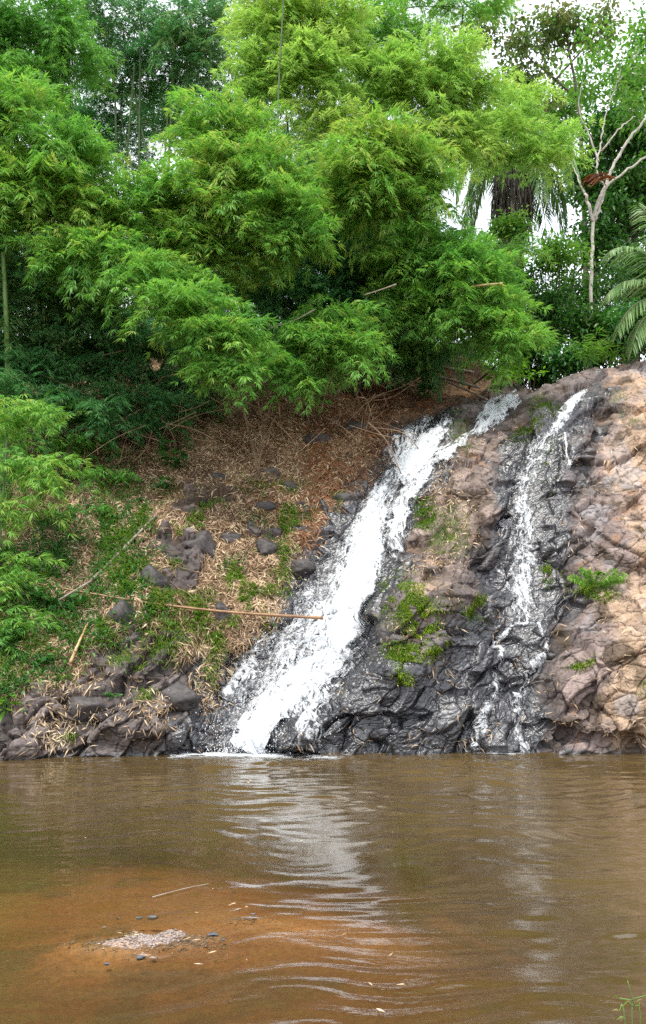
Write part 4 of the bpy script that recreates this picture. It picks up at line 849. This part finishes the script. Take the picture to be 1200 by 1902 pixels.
plume('low fringe of bamboo sprays hanging above the bare stems', [(560, 640, 84, 36, 15.2), (640, 650, 50, 50, 15.0), (505, 680, 42, 30, 15.0), (620, 600, 70, 40, 15.4), (560, 705, 22, 26, 15)], (600, 700), val=.4, culms=1)
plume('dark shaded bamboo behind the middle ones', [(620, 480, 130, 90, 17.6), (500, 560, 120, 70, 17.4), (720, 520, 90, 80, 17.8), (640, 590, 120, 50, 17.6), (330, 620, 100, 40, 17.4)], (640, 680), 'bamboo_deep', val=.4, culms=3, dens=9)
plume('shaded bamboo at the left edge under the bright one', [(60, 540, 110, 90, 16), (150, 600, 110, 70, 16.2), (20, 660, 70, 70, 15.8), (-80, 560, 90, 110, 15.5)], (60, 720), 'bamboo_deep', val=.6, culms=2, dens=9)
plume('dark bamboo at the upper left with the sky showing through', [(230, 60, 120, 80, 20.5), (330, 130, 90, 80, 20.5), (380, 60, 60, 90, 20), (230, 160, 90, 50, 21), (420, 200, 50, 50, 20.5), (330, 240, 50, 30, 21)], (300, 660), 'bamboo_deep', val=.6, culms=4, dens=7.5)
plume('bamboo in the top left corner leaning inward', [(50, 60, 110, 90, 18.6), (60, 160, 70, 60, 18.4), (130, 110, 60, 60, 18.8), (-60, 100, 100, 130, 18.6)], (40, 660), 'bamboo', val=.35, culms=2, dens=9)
plume('loose bamboo at the top edge left of the sky', [(700, 50, 80, 50, 20), (770, 70, 60, 40, 20.4), (650, 100, 60, 50, 20), (860, 20, 76, 30, 20.6), (760, -10, 100, 30, 20.4), (920, 10, 40, 20, 21)], (740, 650), 'bamboo', val=.45, culms=2, dens=6.5)
plume('bamboo with hanging pale sprays at the lower left edge', [(15, 790, 50, 66, 13.4), (45, 880, 46, 56, 13.2), (10, 960, 40, 46, 13.0), (5, 1080, 30, 60, 12.7), (-10, 1190, 40, 60, 12.5)], (10, 800), val=.55, culms=1, dens=9, hang=True)
plume('thin low bamboo shoots spreading over the shaded litter at the left', [(140, 830, 60, 30, 15.4), (200, 890, 50, 22, 15.2), (110, 760, 60, 30, 15.4), (160, 950, 50, 22, 14.7)], (150, 900), val=.35, culms=1, dens=5.5, scale=.8)
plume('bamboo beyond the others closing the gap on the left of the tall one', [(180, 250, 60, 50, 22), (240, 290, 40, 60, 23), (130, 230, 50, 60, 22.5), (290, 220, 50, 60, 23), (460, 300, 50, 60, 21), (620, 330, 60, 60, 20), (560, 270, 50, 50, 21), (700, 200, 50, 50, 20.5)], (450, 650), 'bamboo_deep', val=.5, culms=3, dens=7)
plume('yellow tipped bamboo standing behind the domed crown at the far right', [(862, 480, 44, 20, 18.5), (940, 470, 50, 30, 19)], (850, 660), 'bamboo', val=.6, culms=1, dens=7)
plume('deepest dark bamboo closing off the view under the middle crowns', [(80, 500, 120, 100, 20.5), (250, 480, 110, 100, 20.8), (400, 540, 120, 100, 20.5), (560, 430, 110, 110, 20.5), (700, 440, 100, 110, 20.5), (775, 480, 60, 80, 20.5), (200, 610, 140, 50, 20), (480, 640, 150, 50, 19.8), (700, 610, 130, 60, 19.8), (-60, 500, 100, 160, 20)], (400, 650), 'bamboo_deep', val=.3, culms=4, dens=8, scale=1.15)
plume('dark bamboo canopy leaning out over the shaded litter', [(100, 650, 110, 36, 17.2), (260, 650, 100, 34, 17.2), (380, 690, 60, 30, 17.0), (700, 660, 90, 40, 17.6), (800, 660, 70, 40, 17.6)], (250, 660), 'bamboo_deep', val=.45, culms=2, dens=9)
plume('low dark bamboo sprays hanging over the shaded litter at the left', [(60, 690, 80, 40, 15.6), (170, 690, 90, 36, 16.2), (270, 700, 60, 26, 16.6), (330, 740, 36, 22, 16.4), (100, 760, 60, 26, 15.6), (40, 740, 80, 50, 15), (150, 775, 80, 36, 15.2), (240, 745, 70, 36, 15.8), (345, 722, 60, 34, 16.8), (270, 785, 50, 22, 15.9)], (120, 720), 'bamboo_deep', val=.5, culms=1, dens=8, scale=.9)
def culm(label, pts, r0, r1, mt='culm'): pole('bamboo_culm', label, pts, r0, r1, M[mt], 'bamboo culm', .45)
culm('single dark culm rising in front of the tall yellow green bamboo', [at(512, 330, 15.6), at(518, 160, 15.6), at(530, -60, 15.7)], .022, .014, 'culm')
culm('green culm standing at the left edge in the shade', [at(16, 760, 15.6), at(12, 600, 15), at(6, 470, 14.9)], .05, .04, 'greenculm')
for k, (u0, v0, u1, v1) in enumerate([(150, 420, 120, 60), (215, 330, 190, 20), (255, 380, 262, 0), (300, 340, 335, -20), (342, 300, 345, 0), (200, 440, 250, 120)]):
    culm('dark upright culm among the upper left bamboo, %s from the left' % ['first', 'third', 'fourth', 'fifth', 'sixth', 'second'][k], [at(u0, v0 + 240, 20.2), at((u0 + u1) / 2 + rng.normal() * 6, (v0 + v1) / 2, 20.1), at(u1, v1, 20.0)], .035, .02)

# ------------------------------------------------------------------ trees and shrubs on the right
def clump_leaves(C, n, rad, L0, L1, W, flat=.7):
    P = C + rng.normal(size=(n, 3)) * rad * np.array([1, 1, flat]) * .55
    D = nrm((P - C) + rng.normal(size=(n, 3)) * rad * .8 - np.array([0, 0, rad * .25])); return broad(P, D, rng.uniform(L0, L1, n), W * rng.uniform(.7, 1.2, n))
def tree(name, label, base, limbs, crown, mt, bark, n=60, rad=.45, L0=.12, L1=.2, W=.07, cat='tree', group=None, r0=.12):
    """limbs: polylines of world points with start radius; crown: blobs (u,v,ru,rv,Y,number of clumps)."""
    root = empty(name, base, label, cat, group); m_ = MB()
    for pts, ra, rb in limbs:
        c = curve(pts, 6 * len(pts)); c[1:] += rng.normal(size=c[1:].shape) * .012; m_.tube(c, np.linspace(ra, rb, len(c)), 8)
    lf = MB()
    for (u, v, ru, rv, Y, nc) in crown:
        c = at(u, v, Y); k = Y / F; R_ = np.array([ru * k, (ru + rv) * k * .5, rv * k])
        for j in range(nc):
            d = nrm(rng.normal(size=3)); q_ = c + d * R_ * rng.uniform(.3, 1); V, q = clump_leaves(q_, n, rad * rng.uniform(.6, 1.2), L0, L1, W)
            vb = rng.uniform(.2, .75); lf.add(V, q, np.repeat(np.clip(vb + rng.normal(size=n) * .15, 0, 1), 6))
            if rng.uniform() < .4: m_.tube(np.array([c * .5 + q_ * .5 + np.array([0, 0, -.1]), q_]), [.02, .008], 5)
    m_.build('trunk', bark, root, True); lf.build('crown', mt, root); return root
def ground(u, Y):      # a point on the ground sheet behind the rim, about where depth Y is reached
    x = (u - CX) / F * Y * 1.02; j = int(np.clip((u - U0) / (U1 - U0) * (NU - 1), 0, NU - 1)); col_ = Pall[NT - 1:, j]
    return np.array([x, Y, np.interp(Y, col_[:, 1], col_[:, 2])])
A = at
b = ground(1098, 22)
tree('pale_barked_tree', 'slender tree with pale forking branches and sparse leaves at the right edge', b, [
    ([b, A(1098, 560, 22), A(1102, 410, 22)], .05, .045), ([A(1102, 412, 22), A(1090, 370, 22), A(1078, 345, 22)], .055, .03), ([A(1104, 410, 22), A(1118, 370, 22), A(1128, 345, 21.9), A(1160, 320, 21.8), A(1215, 278, 21.7)], .042, .026),
    ([A(1100, 408, 22), A(1112, 372, 21.9), A(1125, 345, 21.9), A(1138, 310, 21.9), A(1165, 262, 21.8), A(1205, 215, 21.7)], .048, .032), ([A(1127, 350, 21.9), A(1108, 318, 21.9), A(1115, 275, 21.9), A(1122, 230, 21.9), A(1140, 170, 22), A(1190, 90, 22)], .032, .012),
    ([A(1112, 300, 21.9), A(1095, 250, 22), A(1075, 200, 22), A(1085, 140, 22)], .03, .012), ([A(1118, 280, 21.9), A(1150, 240, 21.7), A(1180, 215, 21.7)], .025, .012), ([A(1078, 345, 22), A(1060, 300, 22.2), A(1040, 280, 22.3)], .02, .01), ([A(1140, 170, 22), A(1155, 120, 22), A(1150, 60, 22)], .02, .008)],
    [(1160, 120, 60, 60, 22, 16), (1090, 150, 50, 50, 22, 12), (1180, 200, 40, 30, 22, 8), (1120, 70, 60, 40, 22, 10)], M['treelight'], M['bark_pale'], 26, .42, .12, .22, .08)
b = ground(1180, 27)
tree('dense_tree', 'dense dark tree filling the right edge behind the pale branches', b, [([b, A(1180, 500, 27), A(1170, 300, 27)], .2, .08), ([A(1175, 400, 27), A(1120, 300, 27)], .09, .04), ([A(1175, 380, 27), A(1240, 280, 27)], .09, .04)],
     [(1150, 260, 90, 60, 27, 62), (1180, 380, 90, 80, 27, 78), (1120, 440, 50, 60, 26.5, 34), (1200, 520, 80, 70, 26, 60), (1260, 350, 90, 130, 27, 60), (1090, 330, 40, 60, 27, 22)], M['tree'], M['bark'], 62, .55, .14, .26, .10)
b = ground(1095, 30)
tree('tall_thin_tree', 'tall thin tree with brownish loose leaves high against the white sky', b, [([b, A(1085, 420, 30), A(1075, 200, 30), A(1050, 60, 30)], .12, .04), ([A(1072, 180, 30), A(960, 90, 30)], .05, .02), ([A(1030, 150, 30), A(1110, 60, 30)], .05, .02)],
     [(1040, 60, 90, 40, 30, 34), (960, 100, 50, 60, 30, 22), (1010, 150, 40, 60, 30, 12), (1120, 50, 50, 50, 30, 14), (880, 60, 50, 40, 30, 14)], M['treebrown'], M['bark'], 40, .5, .14, .26, .11)
b = ground(1110, 33)
tree('background_tree', 'hazy light green tree just beyond the palm', b, [([b, A(1100, 400, 33), A(1060, 280, 33), A(1010, 230, 33)], .12, .04)],
     [(1010, 240, 50, 50, 33, 26), (950, 170, 60, 40, 33, 20), (1060, 190, 50, 60, 33, 24), (900, 230, 40, 60, 33, 14)], M['treelight'], M['bark'], 44, .55, .16, .28, .11)
b = ground(1160, 34)
tree('background_tree', 'light tree crown in the top right corner behind the pale branches', b, [([b, A(1170, 300, 34), A(1180, 120, 34)], .14, .05)],
     [(1170, 150, 60, 60, 34, 30), (1200, 60, 50, 50, 34, 20), (1230, 160, 60, 60, 34, 24)], M['treelight'], M['bark'], 40, .6, .18, .3, .12)
SH = 'shrubs behind the rim'
for k, (u, v, ru, rv, Y, nc, mt, lab) in enumerate([
    (890, 480, 60, 50, 23, 30, 'treelight', 'light green shrub below the palm trunk at its left'), (960, 520, 60, 60, 21.5, 34, 'tree', 'dark shrub directly under the palm trunk'),
    (1040, 480, 60, 50, 21.3, 30, 'treelight', 'yellow green shrub between the palm and the pale tree'), (1020, 580, 60, 60, 20.6, 40, 'tree', 'dark shrub under the yellow green shrub'),
    (1090, 610, 50, 50, 19.8, 34, 'tree', 'dark shrub around the foot of the pale tree'), (1160, 610, 60, 50, 19.6, 36, 'herb', 'shrub behind the rim at the right edge'),
    (985, 650, 44, 40, 19.8, 26, 'tree', 'low dark shrub at the left end of the rim'), (1060, 665, 44, 26, 18.9, 22, 'herb', 'low shrub along the middle of the rim'), (1230, 600, 60, 70, 19.5, 30, 'tree', 'shrub just outside the right edge'),
    (945, 425, 50, 26, 22.5, 24, 'treelight', 'loose light leaves in front of the foot of the palm skirt'), (1000, 692, 56, 26, 20.2, 26, 'tree', 'lowest dark shrub hugging the lip where the upper stream starts'), (1000, 620, 70, 70, 24, 46, 'tree', 'deep green shrub in the second row behind the left end of the rim'), (1110, 560, 80, 90, 24.5, 56, 'tree', 'tall deep green shrub in the second row behind the pale tree'), (1190, 620, 70, 60, 22, 44, 'tree', 'deep green shrub in the second row at the right edge'),
    (1040, 560, 60, 60, 25, 40, 'tree', 'shrub filling the gap between the palm and the pale tree'), (1110, 650, 60, 30, 20.5, 30, 'tree', 'low dark shrub behind the lance leaved plants'), (900, 640, 50, 50, 21.5, 26, 'tree', 'dark shrub behind the drooping bamboo tip')]):
    b = ground(u, Y)
    tree('shrub', lab, b, [([b, A(u, v, Y)], .03, .012), ([b, A(u - ru * .5, v, Y)], .02, .01), ([b, A(u + ru * .5, v, Y)], .02, .01)], [(u, v, ru * .9, rv * .9, Y, nc)], M[mt], M['bark'], 50, .34, .10, .18, .06, 'shrub', SH)
herb('lance_leaved_plant', 'lance leaved plant standing on the rim with whorls of narrow leaves, left one', 'plant', 1085, 690, 1.0, 150, .16, .26, .035, 'treelight', 4, .35, 'lance leaved plants on the rim')
herb('lance_leaved_plant', 'lance leaved plant on the rim nearer the palm fronds', 'plant', 1135, 673, .8, 130, .16, .26, .035, 'treelight', 4, .4, 'lance leaved plants on the rim')
# oil palm with its skirt of dead fronds
b = ground(950, 24)
palm = empty('oil_palm', b, 'old palm with a thick dark trunk wrapped in hanging dead fronds', 'palm tree')
m_ = MB(); tc = curve([b, A(950, 440, 24), A(952, 340, 24), A(955, 300, 24)], 30); m_.tube(tc, np.interp(np.linspace(0, 1, 30), [0, .4, .75, 1], [.38, .36, .5, .35]), 14)
for k in range(260):
    t = rng.uniform(.35, 1); p = np.array([np.interp(t, np.linspace(0, 1, 30), tc[:, j]) for j in range(3)]); a = rng.uniform(0, 6.28); d = np.array([math.cos(a), math.sin(a), 0])
    m_.tube(np.array([p + d * .34, p + d * rng.uniform(.4, .6) + [0, 0, .05], p + d * rng.uniform(.42, .62) + [0, 0, -.35], p + d * rng.uniform(.4, .7) + [0, 0, -rng.uniform(.6, 1.3)]]), [.045, .035, .02, .005], 4)
m_.build('trunk', M['palmtrunk'], palm, True)
def frond(root, p, d, L, droop, mt, nm='frond', n=46, leafL=.55, W=.045, hangd=.35, name='frond'):
    d = nrm(np.array(d, float)); c = [p]; q = np.array(p, float); dd = d.copy()
    for k in range(16): q = q + dd * L / 16; c.append(q.copy()); dd = nrm(dd - np.array([0, 0, droop / 16 * (1 + k / 8)]))
    c = np.array(c); mb = MB(); mb.tube(c, np.linspace(.03, .008, len(c)), 5, .9); t = np.linspace(.12, 1, n); T = nrm(np.gradient(c, axis=0))
    P = np.stack([np.interp(t, np.linspace(0, 1, len(c)), c[:, j]) for j in range(3)], -1); TD = np.stack([np.interp(t, np.linspace(0, 1, len(c)), T[:, j]) for j in range(3)], -1)
    sd_ = nrm(np.cross(TD, [0, 0, 1.0])); 
    for s_ in (-1, 1):
        D = nrm(sd_ * s_ * .8 + TD * .75 - np.array([0, 0, hangd]) + rng.normal(size=P.shape) * .07); V, q = leaves(P, D, leafL * (np.sin(np.clip(t, .08, .97) * 3.1) * .7 + .35), W, droop=.3); mb.add(V, q, np.repeat(rng.uniform(.1, 1, n), 4))
    return mb.build(name, mt, root)
pc = A(955, 290, 24)
for k in range(22):
    a = k * 2.4 + rng.uniform(-.2, .2); e = rng.uniform(-.1, 1.2); frond(palm, pc, [math.cos(a), math.sin(a), e], rng.uniform(2.3, 3.2), 2.0, M['palm'] if k % 3 else M['tree'], leafL=.6)
for k in range(9):
    a = k * .7 + .2; frond(palm, pc - np.array([0, 0, .3]), [math.cos(a), math.sin(a), -.9], rng.uniform(1.4, 2.0), 3.2, M['bark'], leafL=.3, hangd=1.2, name='dead_frond')
# young palm at the right edge
b = ground(1290, 18.2)
yp = empty('young_palm', b, 'young palm reaching in from the right edge above the rim with silvery green fronds', 'palm tree')
yb = A(1270, 570, 17.6); m_ = MB(); m_.tube(np.array([b, yb]), [.16, .12], 8); m_.build('trunk', M['palmtrunk'], yp)
for (u, v, L, dr) in [(1110, 470, 2.2, 1.0), (1150, 380, 2.5, 1.1), (1200, 330, 2.5, .9), (1100, 540, 2.1, 1.2), (1290, 320, 2.4, .8), (1400, 420, 2.3, 1.0), (1130, 600, 1.9, 1.2)]:
    frond(yp, yb, A(u, v - 60, 17.0) - yb, L, dr, M['palm'], leafL=.58, W=.04, n=56)
# the big reddish dead leaf caught in the fork
dl = A(1108, 322, 21.5); m_ = MB()
hb = A(1112, 326, 21.6)
n_ = 30; P_d = np.broadcast_to(hb, (n_, 3)) + rng.normal(size=(n_, 3)) * np.array([.10, .04, .04]); sd0 = np.where(np.arange(n_) < 19, -1.0, 1.0)
D_d = nrm(np.stack([sd0, rng.normal(size=n_) * .15, np.where(sd0 < 0, -.55, .05) + rng.normal(size=n_) * .22], -1))
V, q = leaves(P_d, D_d, np.where(sd0 < 0, rng.uniform(.3, .56, n_), rng.uniform(.2, .42, n_)), rng.uniform(.05, .10, n_), droop=.12); m_.add(V, q, np.repeat(rng.uniform(0, 1, n_), 4))
m_.tube(np.array([A(1092, 340, 21.6), A(1112, 322, 21.7), A(1126, 345, 21.85)]), .012, 5, .3)
tag(m_.build('dead_leaf', M['deadleaf']), 'reddish brown bunch of dead leaves caught in the fork of the pale branches', 'leaf')

# ------------------------------------------------------------------ gravel bar and small stones in the pool
import bmesh
bm = bmesh.new(); bmesh.ops.create_icosphere(bm, subdivisions=1, radius=1); IV = np.array([v.co[:] for v in bm.verts]); IF = np.array([[v.index for v in f.verts] for f in bm.faces]); bm.free()
def gravel(name, label, mt, n, cx, cy, sx, sy, r0, r1):
    x = cx + rng.normal(size=n) * sx; y = cy + rng.normal(size=n) * sy; z = bedz(x, y); mb = MB(); r = r0 + (r1 - r0) * rng.beta(1, 3, n)
    V = IV[None] * r[:, None, None] * rng.uniform(.6, 1.3, (n, 1, 3)) * np.array([1, 1, .6]) * (1 + .25 * rng.normal(size=(n, len(IV), 1))); V = V + np.stack([x, y, z + r * .2], -1)[:, None]
    mb.add(V.reshape(-1, 3), (IF[None] + (np.arange(n) * len(IV))[:, None, None]).reshape(-1, 3), np.repeat(rng.uniform(0, 1, n), len(IV)))
    tag(mb.build(name, mt), label, 'gravel', None, 'stuff')
gravel('gravel', 'pinkish gravel bar breaking the surface of the shallow water', M['pebble'], 2600, GX, GY, .16, .07, .003, .012)
gravel('gravel', 'thin tongue of gravel running right from the gravel bar', M['pebble'], 900, GX + .22, GY - .02, .13, .045, .003, .009)
x2, y2 = gxy(458, 1692); gravel('gravel', 'small gravel spot farther out to the right of the gravel bar', M['pebble'], 260, x2, y2, .08, .05, .003, .010)
gravel('gravel', 'loose grit lying on the shallow bed', M['pebble'], 2200, GX + .2, GY - .05, .9, .55, .002, .008)
GS = 'dark stones around the gravel bar'
for k, (u, v, r, lab) in enumerate([(286, 1703, .034, 'blue grey stone at the back end of the gravel bar, widest one'), (258, 1704, .022, 'small dark stone beside the widest stone'), (396, 1734, .028, 'pale edged stone in the shallows right of the gravel bar'), (260, 1776, .024, 'grey stone in front of the gravel bar'), (284, 1778, .014, 'small tan stone in front of the gravel bar'),
    (199, 1789, .016, 'small grey stone left in front of the gravel bar'), (415, 1744, .013, 'tiny stone beside the pale edged stone'), (470, 1697, .016, 'dark stone on the far gravel spot'), (438, 1688, .013, 'tiny dark stone left on the far gravel spot'), (194, 1722, .014, 'small tan stone left of the gravel bar'), (220, 1705, .014, 'small grey stone behind the left end of the gravel bar'), (436, 1657, .014, 'tiny dark stone out beyond the far gravel spot')]):
    x, y = gxy(u, v); z = float(bedz(np.array([x]), np.array([y]))[0]); z = max(z, -r * .3)
    rock_obj('pool_stone', lab, (x, y, z + r * .15), (r * 1.1, r * .8, r * .42), M['slate'] if 'tan' not in lab else M['pebble'], 900 + k * 7, GS, 'stone', 3)
P_ = []; D_ = []
for (u, v, n_l) in [(238, 1737, 9), (340, 1752, 2), (420, 1731, 1), (395, 1770, 1), (300, 1755, 3), (450, 1686, 5), (352, 1646, 0)]:
    for j in range(n_l): x, y = gxy(u + rng.normal() * 14, v + rng.normal() * 4); P_.append([x, y, max(.012, float(bedz(np.array([x]), np.array([y]))[0]) + .012)]); D_.append(nrm(np.array([1, rng.normal() * .5, rng.uniform(0, .12)])) * rng.choice([-1, 1]))
for j in range(22): u, v = rng.uniform(0, 780), rng.uniform(1430, 1880); x, y = gxy(u, v); P_.append([x, y, .006]); D_.append(nrm(np.array([rng.normal(), rng.normal() * .6, .0])))
P_ = np.array(P_); D_ = np.array(D_); V, q = leaves(P_, D_, rng.uniform(.02, .07, len(P_)), .009, droop=.0, fold=.1)
tag(mesh('floating_leaves', V, q, M['litter'], None, {'v': np.repeat(rng.uniform(.3, 1, len(P_)), 4)}), 'dry leaves lying on the gravel bar and floating on the pool', 'leaves', None, 'stuff')
def flo(u, v, z=.012): x, y = gxy(u, v); return np.array([x, y, z])
pole('floating_stick', 'curved pale stick floating behind the gravel bar', [flo(283, 1670), flo(320, 1660), flo(352, 1652), flo(388, 1645)], .0035, .0025, M['greyculm'], 'stick', .5)
# weed on the near shore
wb = np.array([1.62, 3.72, 0]); x, y = gxy(1172, 1990); wb = np.array([x, y, float(bedz(np.array([x]), np.array([y]))[0])])
wd = empty('shore_weed', wb, 'thin weed with dry seed heads at the water edge in the near right corner', 'weed'); m_ = MB(); lf = MB()
def NP(u, v): return at(u, v, y)
for pts in ([wb, NP(1190, 1900), NP(1178, 1865), NP(1166, 1822)], [wb, NP(1174, 1890), NP(1176, 1872), NP(1166, 1858)], [wb, NP(1160, 1890), NP(1150, 1878)], [NP(1176, 1858), NP(1150, 1854)], [NP(1174, 1856), NP(1200, 1849)]): m_.tube(curve(pts, 12) if len(pts) > 2 else np.array(pts), .0022, 5)
for (u, v, dx, dz) in [(1166, 1822, -.1, 1), (1150, 1852, -1, .3), (1134, 1893, 1, .2), (1150, 1878, -.9, .5), (1188, 1856, -.2, -1), (1160, 1889, -1, .1), (1196, 1850, 1, .1), (1182, 1862, .8, .8), (1152, 1898, .4, .9), (1170, 1860, -.9, -.2)]:
    V, q = leaves(NP(u, v)[None], nrm(np.array([[dx, -.1, dz]])), .035, .006, droop=.4); lf.add(V, q, rng.uniform(.5, 1))
m_.build('stem', M['greenculm'], wd); lf.build('leaf_blades', M['grass'], wd)
